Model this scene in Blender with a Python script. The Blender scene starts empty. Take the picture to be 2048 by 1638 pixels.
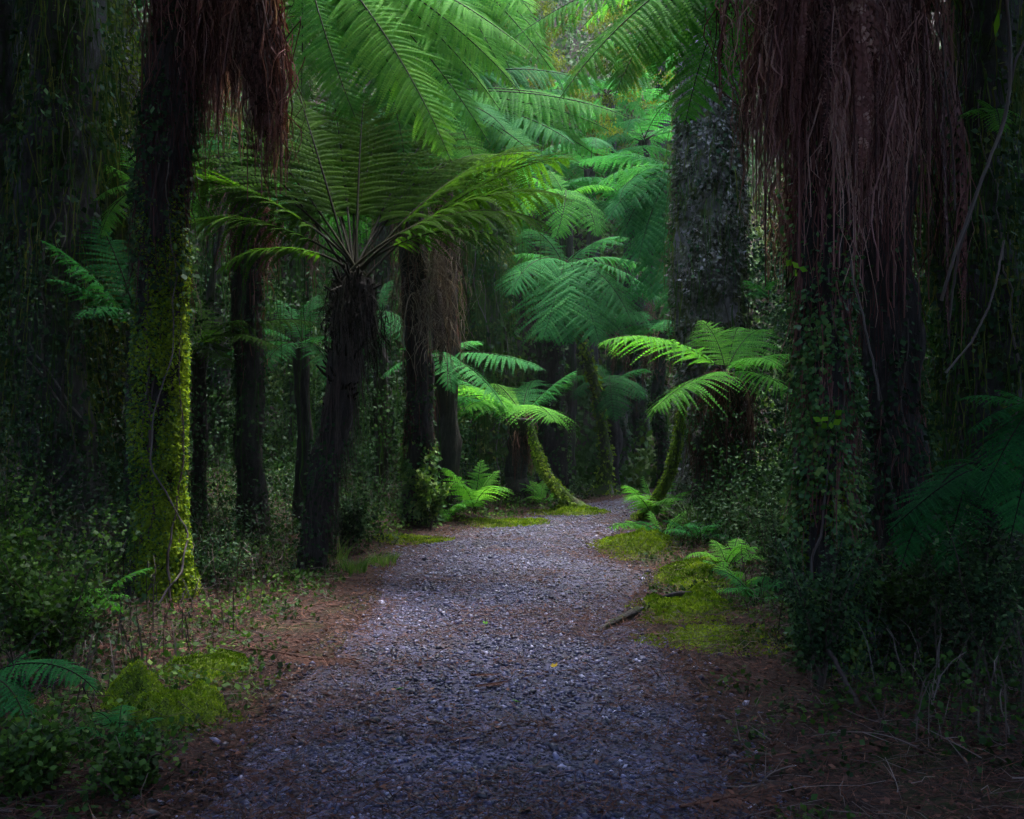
import bpy, math, random
import numpy as np

# ------------------------------------------------------------------ camera, world, sun, exposure
sc = bpy.context.scene
col = sc.collection
F, CX, CY, H = 1900.0, 1024.0, 819.0, 1.55      # focal length in photo pixels, image centre, eye height

cam = bpy.data.cameras.new('camera')
cam.sensor_width = 36.0
cam.lens = F / 2048.0 * 36.0
cam.clip_start = 0.05
cam.clip_end = 500.0
camo = bpy.data.objects.new('camera', cam)
camo.location = (0, 0, H)
camo.rotation_euler = (math.radians(90), 0, 0)
col.objects.link(camo)
sc.camera = camo

SUN_EL, SUN_AZ = 72.0, 30.0                         # degrees above horizon; clockwise from +Y (ahead of the camera)
w = bpy.data.worlds.new('World')
sc.world = w
w.use_nodes = True
nt = w.node_tree
bg = nt.nodes['Background']
sky = nt.nodes.new('ShaderNodeTexSky')
sky.sky_type = 'NISHITA'
sky.sun_disc = False
sky.sun_elevation = math.radians(SUN_EL)
sky.sun_rotation = math.radians(SUN_AZ)
sky.air_density = 1.0
sky.dust_density = 2.0
nt.links.new(sky.outputs[0], bg.inputs[0])
bg.inputs[1].default_value = 0.15

sun = bpy.data.lights.new('sun', 'SUN')
sun.energy = 1.5
sun.angle = math.radians(24)
sun.color = (1.0, 0.98, 0.95)
suno = bpy.data.objects.new('sun', sun)
suno.rotation_euler = (math.radians(-(90 - SUN_EL)), 0, math.radians(-SUN_AZ))
suno.location = (0, 10, 30)
col.objects.link(suno)

sc.view_settings.view_transform = 'Standard'
sc.view_settings.look = 'None'
sc.view_settings.exposure = 3.0
sc.view_settings.gamma = 1.0
sc.view_settings.use_curve_mapping = False
sc.cycles.use_denoising = True
sc.cycles.use_adaptive_sampling = True
sc.cycles.adaptive_threshold = 0.035
sc.cycles.max_bounces = 4
sc.cycles.diffuse_bounces = 3
sc.cycles.glossy_bounces = 1
sc.cycles.transmission_bounces = 4
sc.cycles.transparent_max_bounces = 4
sc.cycles.caustics_reflective = False
sc.cycles.caustics_refractive = False

# ------------------------------------------------------------------ helpers
rng = np.random.default_rng(11)
random.seed(11)
UP = np.array([0, 0, 1.0])

def P(px, py, d):
    """a point of the place seen at photo pixel (px, py), d metres ahead"""
    return np.array([(px - CX) / F * d, d, H + (CY - py) / F * d])

def nrm(v):
    return v / np.maximum(np.linalg.norm(v, axis=-1, keepdims=True), 1e-9)

def _hash(i, j, k):
    n = (i * 374761393 + j * 668265263 + k * 2147483647 + 974711) & 0xffffffff
    n = ((n ^ (n >> 13)) * 1274126177) & 0xffffffff
    return ((n ^ (n >> 16)) & 0xffff) / 65535.0

def vnoise(x, y, z=0.0):
    x, y, z = np.broadcast_arrays(np.asarray(x, float), np.asarray(y, float), np.asarray(z, float))
    i, j, k = np.floor(x).astype(np.int64), np.floor(y).astype(np.int64), np.floor(z).astype(np.int64)
    u, v, t = x - i, y - j, z - k
    u, v, t = u*u*(3-2*u), v*v*(3-2*v), t*t*(3-2*t)
    def L(a, b, s): return a + (b - a) * s
    c = L(L(L(_hash(i,j,k), _hash(i+1,j,k), u), L(_hash(i,j+1,k), _hash(i+1,j+1,k), u), v),
          L(L(_hash(i,j,k+1), _hash(i+1,j,k+1), u), L(_hash(i,j+1,k+1), _hash(i+1,j+1,k+1), u), v), t)
    return c * 2 - 1

def fbm(x, y, z=0.0, o=3):
    s, a = 0, 0.5
    for q in range(o):
        s = s + a * vnoise(np.asarray(x) * 2**q, np.asarray(y) * 2**q, np.asarray(z) * 2**q)
        a *= 0.5
    return s

class MB:
    """collects vertices and faces, then becomes ONE mesh object"""
    def __init__(s): s.V, s.Q, s.T, s.tint, s.mq, s.mt, s.n = [], [], [], [], [], [], 0
    def add(s, V, faces, tint=0.5, mat=0):
        V = np.asarray(V, float).reshape(-1, 3)
        faces = np.asarray(faces, np.int64)
        if len(V) == 0: return
        s.V.append(V)
        s.tint.append(np.broadcast_to(np.asarray(tint, float), (len(V),)).copy())
        if faces.shape[1] == 4:
            s.Q.append(faces + s.n); s.mq.append(np.full(len(faces), mat, np.int32))
        else:
            s.T.append(faces + s.n); s.mt.append(np.full(len(faces), mat, np.int32))
        s.n += len(V)
    def mesh(s, name, mats, smooth=True):
        V = np.concatenate(s.V).astype(np.float32)
        Q = np.concatenate(s.Q) if s.Q else np.zeros((0, 4), np.int64)
        T = np.concatenate(s.T) if s.T else np.zeros((0, 3), np.int64)
        mi = np.concatenate(s.mq + s.mt)
        me = bpy.data.meshes.new(name)
        me.vertices.add(len(V)); me.vertices.foreach_set('co', V.ravel())
        nl = Q.size + T.size
        me.loops.add(nl)
        me.loops.foreach_set('vertex_index', np.concatenate([Q.ravel(), T.ravel()]).astype(np.int32))
        nf = len(Q) + len(T)
        me.polygons.add(nf)
        st = np.concatenate([np.arange(len(Q)) * 4, Q.size + np.arange(len(T)) * 3]).astype(np.int32)
        me.polygons.foreach_set('loop_start', st)
        me.polygons.foreach_set('material_index', mi)
        me.polygons.foreach_set('use_smooth', np.full(nf, smooth, bool))
        at = me.attributes.new('tint', 'FLOAT', 'POINT')
        at.data.foreach_set('value', np.concatenate(s.tint).astype(np.float32))
        for m in (mats if isinstance(mats, (list, tuple)) else [mats]): me.materials.append(m)
        me.update(calc_edges=True)
        return me
    def build(s, name, mats, parent=None, smooth=True, kind=None):
        o = bpy.data.objects.new(name, s.mesh(name, mats, smooth))
        col.objects.link(o)
        if parent is not None:
            o.parent = parent
            o.matrix_parent_inverse = parent.matrix_basis.inverted()
        if kind: o['kind'] = kind
        return o

def thing(name, label, cat, loc=(0, 0, 0), group=None):
    o = bpy.data.objects.new(name, None)
    o.empty_display_size = 0.2
    o.location = tuple(float(v) for v in loc)
    o['label'] = label; o['category'] = cat
    if group: o['group'] = group
    col.objects.link(o)
    return o

def tag(o, label, cat, group=None):
    o['label'] = label; o['category'] = cat
    if group: o['group'] = group
    return o

def bez(pts, n):
    pts = np.asarray(pts, float); m = len(pts) - 1
    t = np.linspace(0, 1, n)[:, None]
    return sum(math.comb(m, k) * (1-t)**(m-k) * t**k * pts[k] for k in range(m + 1))

def spline(pts, n):
    """Catmull-Rom through the points"""
    p = np.asarray(pts, float)
    p = np.vstack([2*p[0]-p[1], p, 2*p[-1]-p[-2]])
    u = np.linspace(0, len(p) - 3 - 1e-6, n); i = u.astype(int); t = (u - i)[:, None]
    a, b, c, d = p[i], p[i+1], p[i+2], p[i+3]
    return 0.5 * (2*b + (c-a)*t + (2*a-5*b+4*c-d)*t**2 + (3*b-a-3*c+d)*t**3)

def tube(mb, pts, rad, segs=8, rough=0.0, freq=6.0, tint=0.5, mat=0, cap=True, flute=0.0):
    pts = np.asarray(pts, float); n = len(pts)
    rad = np.broadcast_to(np.asarray(rad, float), (n,))
    T = nrm(np.gradient(pts, axis=0))
    ref = np.array([0.0, 1.0, 0.0]) if abs(T[:, 2]).mean() > 0.6 else UP
    A = nrm(np.cross(T, ref)); B = np.cross(T, A)
    th = np.linspace(0, 2*np.pi, segs, endpoint=False)
    R = rad[:, None] * np.ones(segs)[None]
    if rough or flute:
        c, s_ = np.cos(th)[None], np.sin(th)[None]
        q = pts[:, None, :]
        R = R * (1 + rough * 2 * fbm(c*1.6 + q[..., 0]*3 + 0*s_, s_*1.6 + 0*c, q[..., 2]*freq*0.5 + q[..., 1]*2, 3)
                 + flute * vnoise(c*4.0, s_*4.0, q[..., 2]*0.9 + q[..., 0]*5))
    V = pts[:, None, :] + R[..., None] * (np.cos(th)[None, :, None]*A[:, None, :] + np.sin(th)[None, :, None]*B[:, None, :])
    idx = np.arange(n * segs).reshape(n, segs)
    a, b = idx[:-1], np.roll(idx[:-1], -1, 1); c, d = np.roll(idx[1:], -1, 1), idx[1:]
    mb.add(V.reshape(-1, 3), np.stack([a, b, c, d], -1).reshape(-1, 4), tint, mat)
    if cap:
        for e in (0, n-1):
            ring = V[e]; k = len(ring)
            mb.add(np.vstack([ring, ring.mean(0)]), [[q, (q+1) % k, k] for q in range(k)], tint, mat)
    return V

def kites(mb, c, a, b, L, W, tint, mat=0, bend=0.0, mid=0.45):
    """leaf-shaped quads: c base, a axis, b side, L length, W half width"""
    c, a, b = np.asarray(c), np.asarray(a), np.asarray(b)
    n = len(c)
    L = np.broadcast_to(np.asarray(L, float), (n,))[:, None]; W = np.broadcast_to(np.asarray(W, float), (n,))[:, None]
    nn = np.cross(a, b)
    p0 = c; p1 = c + a*L*mid + b*W - nn*L*bend*0.3; p2 = c + a*L - nn*L*bend; p3 = c + a*L*mid - b*W - nn*L*bend*0.3
    V = np.stack([p0, p1, p2, p3], 1).reshape(-1, 3)
    t = np.broadcast_to(np.asarray(tint, float), (n,))
    mb.add(V, np.arange(4*n).reshape(n, 4), np.repeat(t, 4), mat)

def rdir(n):
    return nrm(rng.normal(size=(n, 3)))

def perp(a, hint=None):
    h = rdir(len(a)) if hint is None else hint
    return nrm(np.cross(a, h))

def blob_leaves(mb, centers, radii, n, size, tint=(0.2, 0.9), flat=0.3, aspect=0.42, shell=0.55, mat=0):
    """leaves spread through a set of lumpy volumes"""
    centers = np.asarray(centers, float); radii = np.asarray(radii, float)
    if radii.ndim == 1: radii = np.repeat(radii[:, None], 3, 1)
    wv = radii.prod(1)**(2/3); k = rng.choice(len(centers), n, p=wv / wv.sum())
    u = rdir(n) * (shell + (1-shell) * rng.random((n, 1))**0.6)
    p = centers[k] + u * radii[k]
    a = nrm(rdir(n) + np.array([0, 0, -flat]) + u*0.6)
    b = perp(a, rdir(n)*0.7 + UP)
    L = size * rng.uniform(0.6, 1.4, n)
    tt = np.clip(tint[0] + (tint[1]-tint[0]) * (0.5 + 0.5*vnoise(p[:, 0]*1.7, p[:, 1]*1.7, p[:, 2]*1.7) + rng.normal(0, 0.18, n)), 0, 1)
    kites(mb, p - a*L[:, None]*0.5, a, b, L, L*aspect, tt, mat, bend=0.12)

# ------------------------------------------------------------------ materials
def mat_new(name):
    m = bpy.data.materials.new(name); m.use_nodes = True
    n = m.node_tree.nodes; n.clear()
    return m, n, m.node_tree.links

def ramp(n, cols):
    r = n.new('ShaderNodeValToRGB')
    e = r.color_ramp.elements
    while len(e) < len(cols): e.new(0.5)
    for q, c in enumerate(cols):
        e[q].position = c[0]; e[q].color = (*c[1], 1)
    return r

def leaf_mat(name, cols, trans=0.35, rough=0.7, spec=0.04, var=0.25, tboost=1.4):
    m, n, l = mat_new(name)
    at = n.new('ShaderNodeAttribute'); at.attribute_name = 'tint'
    oi = n.new('ShaderNodeObjectInfo')
    ad = n.new('ShaderNodeMath'); ad.operation = 'MULTIPLY_ADD'
    ad.inputs[1].default_value = var; l.new(oi.outputs['Random'], ad.inputs[0]); l.new(at.outputs['Fac'], ad.inputs[2])
    sb = n.new('ShaderNodeMath'); sb.operation = 'SUBTRACT'; sb.inputs[1].default_value = var*0.5; l.new(ad.outputs[0], sb.inputs[0])
    r = ramp(n, cols); l.new(sb.outputs[0], r.inputs[0])
    pr = n.new('ShaderNodeBsdfPrincipled'); pr.inputs['Roughness'].default_value = rough
    pr.inputs['Specular IOR Level'].default_value = spec
    l.new(r.outputs[0], pr.inputs['Base Color'])
    out = n.new('ShaderNodeOutputMaterial')
    if trans > 0:
        tr = n.new('ShaderNodeBsdfTranslucent')
        mc = n.new('ShaderNodeMix'); mc.data_type = 'RGBA'; mc.blend_type = 'MULTIPLY'; mc.inputs[0].default_value = 1
        l.new(r.outputs[0], mc.inputs[6]); mc.inputs[7].default_value = (tboost*1.05, tboost*1.1, tboost*0.55, 1)
        l.new(mc.outputs[2], tr.inputs[0])
        mx = n.new('ShaderNodeMixShader'); mx.inputs[0].default_value = trans
        l.new(pr.outputs[0], mx.inputs[1]); l.new(tr.outputs[0], mx.inputs[2]); l.new(mx.outputs[0], out.inputs[0])
    else:
        l.new(pr.outputs[0], out.inputs[0])
    return m

def bark_mat(name, cols, scale=(14, 14, 2.2), bump=0.6, rough=0.85, moss=None, moss_amt=0.5):
    m, n, l = mat_new(name)
    tc = n.new('ShaderNodeTexCoord'); mp = n.new('ShaderNodeMapping'); mp.inputs['Scale'].default_value = scale
    l.new(tc.outputs['Object'], mp.inputs[0])
    nz = n.new('ShaderNodeTexNoise'); nz.inputs['Scale'].default_value = 1.6; nz.inputs['Detail'].default_value = 7; nz.inputs['Roughness'].default_value = 0.7
    l.new(mp.outputs[0], nz.inputs['Vector'])
    r = ramp(n, cols); l.new(nz.outputs[0], r.inputs[0])
    base = r.outputs[0]
    if moss:
        n2 = n.new('ShaderNodeTexNoise'); n2.inputs['Scale'].default_value = 4.5; n2.inputs['Detail'].default_value = 6; n2.inputs['Roughness'].default_value = 0.7
        l.new(tc.outputs['Object'], n2.inputs['Vector'])
        r2 = ramp(n, [(0.62 - moss_amt*0.4, (0, 0, 0)), (0.72 - moss_amt*0.4, (1, 1, 1))]); l.new(n2.outputs[0], r2.inputs[0])
        n3 = n.new('ShaderNodeTexNoise'); n3.inputs['Scale'].default_value = 60; n3.inputs['Detail'].default_value = 3
        l.new(tc.outputs['Object'], n3.inputs['Vector'])
        r3 = ramp(n, [(0.3, tuple(v*0.35 for v in moss)), (0.7, moss)]); l.new(n3.outputs[0], r3.inputs[0])
        mc = n.new('ShaderNodeMix'); mc.data_type = 'RGBA'
        l.new(r2.outputs[0], mc.inputs[0]); l.new(base, mc.inputs[6]); l.new(r3.outputs[0], mc.inputs[7]); base = mc.outputs[2]
    pr = n.new('ShaderNodeBsdfPrincipled'); pr.inputs['Roughness'].default_value = rough; pr.inputs['Specular IOR Level'].default_value = 0.25
    l.new(base, pr.inputs['Base Color'])
    bp = n.new('ShaderNodeBump'); bp.inputs['Strength'].default_value = bump; bp.inputs['Distance'].default_value = 0.03
    l.new(nz.outputs[0], bp.inputs['Height']); l.new(bp.outputs[0], pr.inputs['Normal'])
    out = n.new('ShaderNodeOutputMaterial'); l.new(pr.outputs[0], out.inputs[0])
    return m

def ground_mat(name, cols, patch=None, scale=9.0, fine=70.0, bump=0.7, rough=0.9, spec=0.2, plo=0.5, phi=0.62, pscale=1.3):
    m, n, l = mat_new(name)
    tc = n.new('ShaderNodeTexCoord')
    nz = n.new('ShaderNodeTexNoise'); nz.inputs['Scale'].default_value = scale; nz.inputs['Detail'].default_value = 8; nz.inputs['Roughness'].default_value = 0.72
    l.new(tc.outputs['Object'], nz.inputs['Vector'])
    vo = n.new('ShaderNodeTexVoronoi'); vo.inputs['Scale'].default_value = fine
    l.new(tc.outputs['Object'], vo.inputs['Vector'])
    sx = n.new('ShaderNodeSeparateColor'); l.new(vo.outputs['Color'], sx.inputs[0])
    ad = n.new('ShaderNodeMath'); ad.operation = 'MULTIPLY_ADD'; ad.inputs[1].default_value = 0.45
    sb = n.new('ShaderNodeMath'); sb.operation = 'SUBTRACT'; sb.inputs[1].default_value = 0.22
    l.new(sx.outputs[0], ad.inputs[0]); l.new(nz.outputs[0], ad.inputs[2]); l.new(ad.outputs[0], sb.inputs[0])
    r = ramp(n, cols); l.new(sb.outputs[0], r.inputs[0]); base = r.outputs[0]
    if patch:
        n2 = n.new('ShaderNodeTexNoise'); n2.inputs['Scale'].default_value = pscale; n2.inputs['Detail'].default_value = 6; n2.inputs['Roughness'].default_value = 0.65
        l.new(tc.outputs['Object'], n2.inputs['Vector'])
        r2 = ramp(n, [(plo, (0, 0, 0)), (phi, (1, 1, 1))]); l.new(n2.outputs[0], r2.inputs[0])
        r3 = ramp(n, [(0.3, tuple(v*0.4 for v in patch)), (0.7, patch)]); l.new(sb.outputs[0], r3.inputs[0])
        mc = n.new('ShaderNodeMix'); mc.data_type = 'RGBA'
        l.new(r2.outputs[0], mc.inputs[0]); l.new(base, mc.inputs[6]); l.new(r3.outputs[0], mc.inputs[7]); base = mc.outputs[2]
    pr = n.new('ShaderNodeBsdfPrincipled'); pr.inputs['Roughness'].default_value = rough; pr.inputs['Specular IOR Level'].default_value = spec
    l.new(base, pr.inputs['Base Color'])
    bp = n.new('ShaderNodeBump'); bp.inputs['Strength'].default_value = bump; bp.inputs['Distance'].default_value = 0.02
    l.new(sb.outputs[0], bp.inputs['Height']); l.new(bp.outputs[0], pr.inputs['Normal'])
    out = n.new('ShaderNodeOutputMaterial'); l.new(pr.outputs[0], out.inputs[0])
    return m

M = {}
M['frond'] = leaf_mat('frond_green', [(0.0, (0.024, 0.105, 0.02)), (0.45, (0.055, 0.23, 0.034)), (1.0, (0.13, 0.37, 0.05))], 0.5)
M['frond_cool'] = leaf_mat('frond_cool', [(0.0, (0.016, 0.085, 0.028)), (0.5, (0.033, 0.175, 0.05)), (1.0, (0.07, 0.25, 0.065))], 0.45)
M['frond_olive'] = leaf_mat('frond_olive', [(0.0, (0.012, 0.038, 0.003)), (0.5, (0.029, 0.084, 0.005)), (1.0, (0.055, 0.135, 0.009))], 0.55)  # olive fronds, darkened further to put the vase fern's backlit shade into the colour
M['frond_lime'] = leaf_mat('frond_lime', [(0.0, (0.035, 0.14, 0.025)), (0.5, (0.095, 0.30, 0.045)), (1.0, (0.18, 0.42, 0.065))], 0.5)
M['ivy'] = leaf_mat('ivy_leaf', [(0.0, (0.009, 0.03, 0.012)), (0.45, (0.04, 0.12, 0.036)), (0.85, (0.09, 0.2, 0.045)), (1.0, (0.18, 0.28, 0.07))], 0.2, 0.5, 0.25)
M['ivy_moss'] = leaf_mat('moss_tuft', [(0.0, (0.045, 0.085, 0.01)), (0.5, (0.11, 0.19, 0.016)), (1.0, (0.24, 0.32, 0.03))], 0.3, 0.8, 0.1)
M['moss_lime'] = leaf_mat('moss_lime', [(0.0, (0.03, 0.05, 0.006)), (0.4, (0.09, 0.165, 0.010)), (1.0, (0.27, 0.37, 0.03))], 0.3, 0.8, 0.05)
M['moss_yellow'] = leaf_mat('moss_yellow', [(0.0, (0.04, 0.06, 0.008)), (0.5, (0.12, 0.155, 0.014)), (1.0, (0.26, 0.29, 0.03))], 0.3, 0.8, 0.1)
M['moss_grey'] = leaf_mat('lichen_grey', [(0.0, (0.05, 0.05, 0.04)), (0.4, (0.11, 0.12, 0.08)), (0.7, (0.26, 0.23, 0.225)), (1.0, (0.45, 0.40, 0.41))], 0.15, 0.8, 0.1)
M['slope_leaf'] = leaf_mat('slope_leaf', [(0.0, (0.014, 0.045, 0.008)), (0.35, (0.03, 0.085, 0.014)), (0.6, (0.055, 0.105, 0.02)), (0.85, (0.10, 0.13, 0.03)), (1.0, (0.2, 0.2, 0.04))], 0.3, 0.7, 0.15)
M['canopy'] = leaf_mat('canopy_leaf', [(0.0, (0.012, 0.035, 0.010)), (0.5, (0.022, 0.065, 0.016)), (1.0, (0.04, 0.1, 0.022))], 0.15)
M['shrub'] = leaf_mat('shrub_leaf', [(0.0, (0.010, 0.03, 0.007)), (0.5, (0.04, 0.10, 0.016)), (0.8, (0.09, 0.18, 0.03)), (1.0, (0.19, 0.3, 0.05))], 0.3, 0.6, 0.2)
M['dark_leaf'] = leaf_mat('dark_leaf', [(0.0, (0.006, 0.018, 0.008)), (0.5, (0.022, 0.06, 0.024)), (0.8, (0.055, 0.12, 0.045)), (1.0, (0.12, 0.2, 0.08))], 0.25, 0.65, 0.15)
M['dead'] = leaf_mat('dead_frond', [(0.0, (0.018, 0.008, 0.008)), (0.4, (0.115, 0.043, 0.042)), (0.8, (0.29, 0.13, 0.12)), (1.0, (0.5, 0.30, 0.26))], 0.1, 0.75, 0.15)
M['dead_pale'] = leaf_mat('dead_frond_pale', [(0.0, (0.03, 0.018, 0.016)), (0.4, (0.10, 0.065, 0.058)), (0.8, (0.25, 0.18, 0.155)), (1.0, (0.42, 0.33, 0.28))], 0.1, 0.75, 0.1)
M['litter'] = leaf_mat('leaf_litter', [(0.0, (0.014, 0.007, 0.006)), (0.5, (0.07, 0.028, 0.02)), (0.8, (0.15, 0.062, 0.042)), (1.0, (0.3, 0.17, 0.11))], 0.1, 0.7, 0.2)
M['twig'] = leaf_mat('twig_bark', [(0.0, (0.03, 0.02, 0.018)), (0.5, (0.09, 0.065, 0.058)), (1.0, (0.22, 0.18, 0.17))], 0.0, 0.8, 0.2)
M['grass'] = leaf_mat('grass_blade', [(0.0, (0.03, 0.08, 0.012)), (0.5, (0.06, 0.15, 0.025)), (1.0, (0.14, 0.24, 0.05))], 0.35, 0.5, 0.3)
M['stalk'] = leaf_mat('frond_stalk', [(0.0, (0.007, 0.006, 0.004)), (0.5, (0.012, 0.011, 0.006)), (1.0, (0.03, 0.032, 0.012))], 0.0, 0.7, 0.08)
M['pebble'] = leaf_mat('pebble_stone', [(0.0, (0.012, 0.012, 0.02)), (0.35, (0.026, 0.028, 0.066)), (0.7, (0.060, 0.063, 0.142)), (0.9, (0.135, 0.137, 0.26)), (1.0, (0.45, 0.44, 0.62))], 0.0, 0.4, 0.6, var=0.0)
M['leaf_yellow'] = leaf_mat('yellow_leaf', [(0.0, (0.35, 0.24, 0.02)), (1.0, (0.5, 0.36, 0.04))], 0.2, 0.5)
M['leaf_bright'] = leaf_mat('bright_leaf', [(0.0, (0.09, 0.24, 0.02)), (1.0, (0.2, 0.38, 0.03))], 0.4, 0.4)
M['fern_trunk'] = bark_mat('fern_trunk', [(0.3, (0.014, 0.012, 0.012)), (0.55, (0.04, 0.033, 0.031)), (0.75, (0.10, 0.08, 0.074))], (16, 16, 2.5), 0.9)
M['mossy_trunk'] = bark_mat('mossy_trunk', [(0.3, (0.025, 0.024, 0.016)), (0.55, (0.06, 0.056, 0.036)), (0.75, (0.12, 0.1, 0.07))], (14, 14, 3), 0.9, moss=(0.07, 0.12, 0.015), moss_amt=0.55)
M['grey_bark'] = bark_mat('lichen_bark', [(0.3, (0.07, 0.062, 0.066)), (0.5, (0.2, 0.165, 0.175)), (0.7, (0.42, 0.35, 0.37))], (7, 7, 3), 0.9, moss=(0.10, 0.11, 0.03), moss_amt=0.35)
M['dark_bark'] = bark_mat('dark_bark', [(0.3, (0.025, 0.021, 0.022)), (0.55, (0.06, 0.052, 0.052)), (0.75, (0.13, 0.115, 0.11))], (9, 9, 2), 0.9, moss=(0.04, 0.06, 0.012), moss_amt=0.3)
M['moss_ground'] = ground_mat('moss_ground', [(0.25, (0.03, 0.05, 0.008)), (0.5, (0.09, 0.14, 0.014)), (0.75, (0.18, 0.24, 0.025))], None, 20, 160, 0.8)
M['soil'] = ground_mat('soil', [(0.25, (0.010, 0.006, 0.006)), (0.5, (0.028, 0.016, 0.013)), (0.75, (0.065, 0.036, 0.028))], (0.035, 0.055, 0.012), 7, 55, 0.9)
M['gravel'] = ground_mat('gravel', [(0.2, (0.014, 0.014, 0.022)), (0.45, (0.026, 0.025, 0.06)), (0.65, (0.06, 0.056, 0.125)), (0.85, (0.19, 0.18, 0.31))], (0.10, 0.06, 0.055), 5, 62, 1.0, 0.6, 0.4, 0.56, 0.72, 1.1)

# ------------------------------------------------------------------ ground and path
_pd = np.array([0.0, 3.6, 5.07, 6.12, 7.0, 7.73, 8.9, 10.1, 11.3, 12.75, 14.3, 15.4, 17, 20, 30, 60])
_pl = np.array([-1.1, -1.18, -1.22, -1.1, -1.08, -1.09, -1.19, -1.22, -0.95, -0.22, 0.65, 1.10, 2.2, 4.5, 12, 40])
_pr = np.array([0.8, 0.86, 0.97, 0.98, 0.80, 0.97, 1.25, 0.93, 1.13, 1.45, 1.96, 2.56, 3.9, 6.5, 14, 43])
def pl(y): return np.interp(y, _pd, _pl)
def pr_(y): return np.interp(y, _pd, _pr)
def side(x, y):
    """metres outside the path's edge (negative on the path)"""
    return np.maximum(pl(y) - x, x - pr_(y))
def smooth(a, b, x):
    t = np.clip((x - a) / (b - a), 0, 1); return t*t*(3 - 2*t)
def gz(x, y):
    x, y = np.asarray(x, float), np.asarray(y, float)
    s = side(x, y)
    z = 0.10 * smooth(-0.1, 1.0, s) * (0.6 + 0.8*vnoise(x*0.9, y*0.9, 3.1)) + 0.05*smooth(0, 0.5, s)*fbm(x*2.5, y*2.5, 7.7)
    far = np.hypot(x*0.9, np.maximum(y - 6, -2)*0.0)
    z = z + 0.16*np.maximum(s - 1.6, 0)**1.2 * smooth(1.6, 4, s)
    z = z + 1.15*np.maximum(y - 18.8 - 0.2*np.maximum(x-2, 0), 0)*smooth(18, 24, y)
    z = z + 0.5*np.maximum(-3.0 - y, 0)
    z = np.where(z > 19, 19 + (z-19)*0.1, z)
    return z + 0.012*fbm(x*5, y*5, 1.3)

def ground():
    def axis(lo, mid, hi, n1, n2):
        a = np.linspace(0, 1, n1)**1.0; return lo, mid, hi
    u = np.linspace(-1, 1, 221); x = 7*u + 73*np.sign(u)*np.abs(u)**5
    v = np.concatenate([np.linspace(-80, -4, 18), np.linspace(-3, 2, 12), np.linspace(2.2, 20, 230), np.linspace(20.4, 40, 60), np.linspace(43, 140, 20)])
    X, Y = np.meshgrid(x, v)
    V = np.stack([X, Y, gz(X, Y)], -1).reshape(-1, 3)
    idx = np.arange(V.shape[0]).reshape(X.shape)
    mb = MB(); mb.add(V, np.stack([idx[:-1, :-1], idx[:-1, 1:], idx[1:, 1:], idx[1:, :-1]], -1).reshape(-1, 4))
    o = mb.build('ground', M['soil'], kind='structure')
    ys = np.concatenate([np.linspace(0.2, 16, 320), np.linspace(16.1, 18.8, 30)])
    k = np.linspace(0, 1, 41)
    Lx = pl(ys) + 0.10*fbm(ys*1.7, 0.3, 5, 4) - 0.03; Rx = pr_(ys) + 0.10*fbm(ys*1.7, 9.3, 5, 4) + 0.03
    X = Lx[:, None] + (Rx - Lx)[:, None]*k[None]; Y = ys[:, None] + 0*X
    Z = gz(X, Y) + 0.006 + 0.03*np.sin(np.pi*k)[None]**0.7
    Z[:, 0] -= 0.03; Z[:, -1] -= 0.03
    V = np.stack([X, Y, Z], -1).reshape(-1, 3); idx = np.arange(len(V)).reshape(X.shape)
    mb = MB(); mb.add(V, np.stack([idx[:-1, :-1], idx[:-1, 1:], idx[1:, 1:], idx[1:, :-1]], -1).reshape(-1, 4))
    mb.build('path', M['gravel'], kind='structure')
ground()
def pz(x, y):
    k = np.clip((x - pl(y)) / (pr_(y) - pl(y)), 0.0, 1)
    return gz(x, y) + 0.006 + 0.03*np.sin(np.pi*k)**0.7

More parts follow.
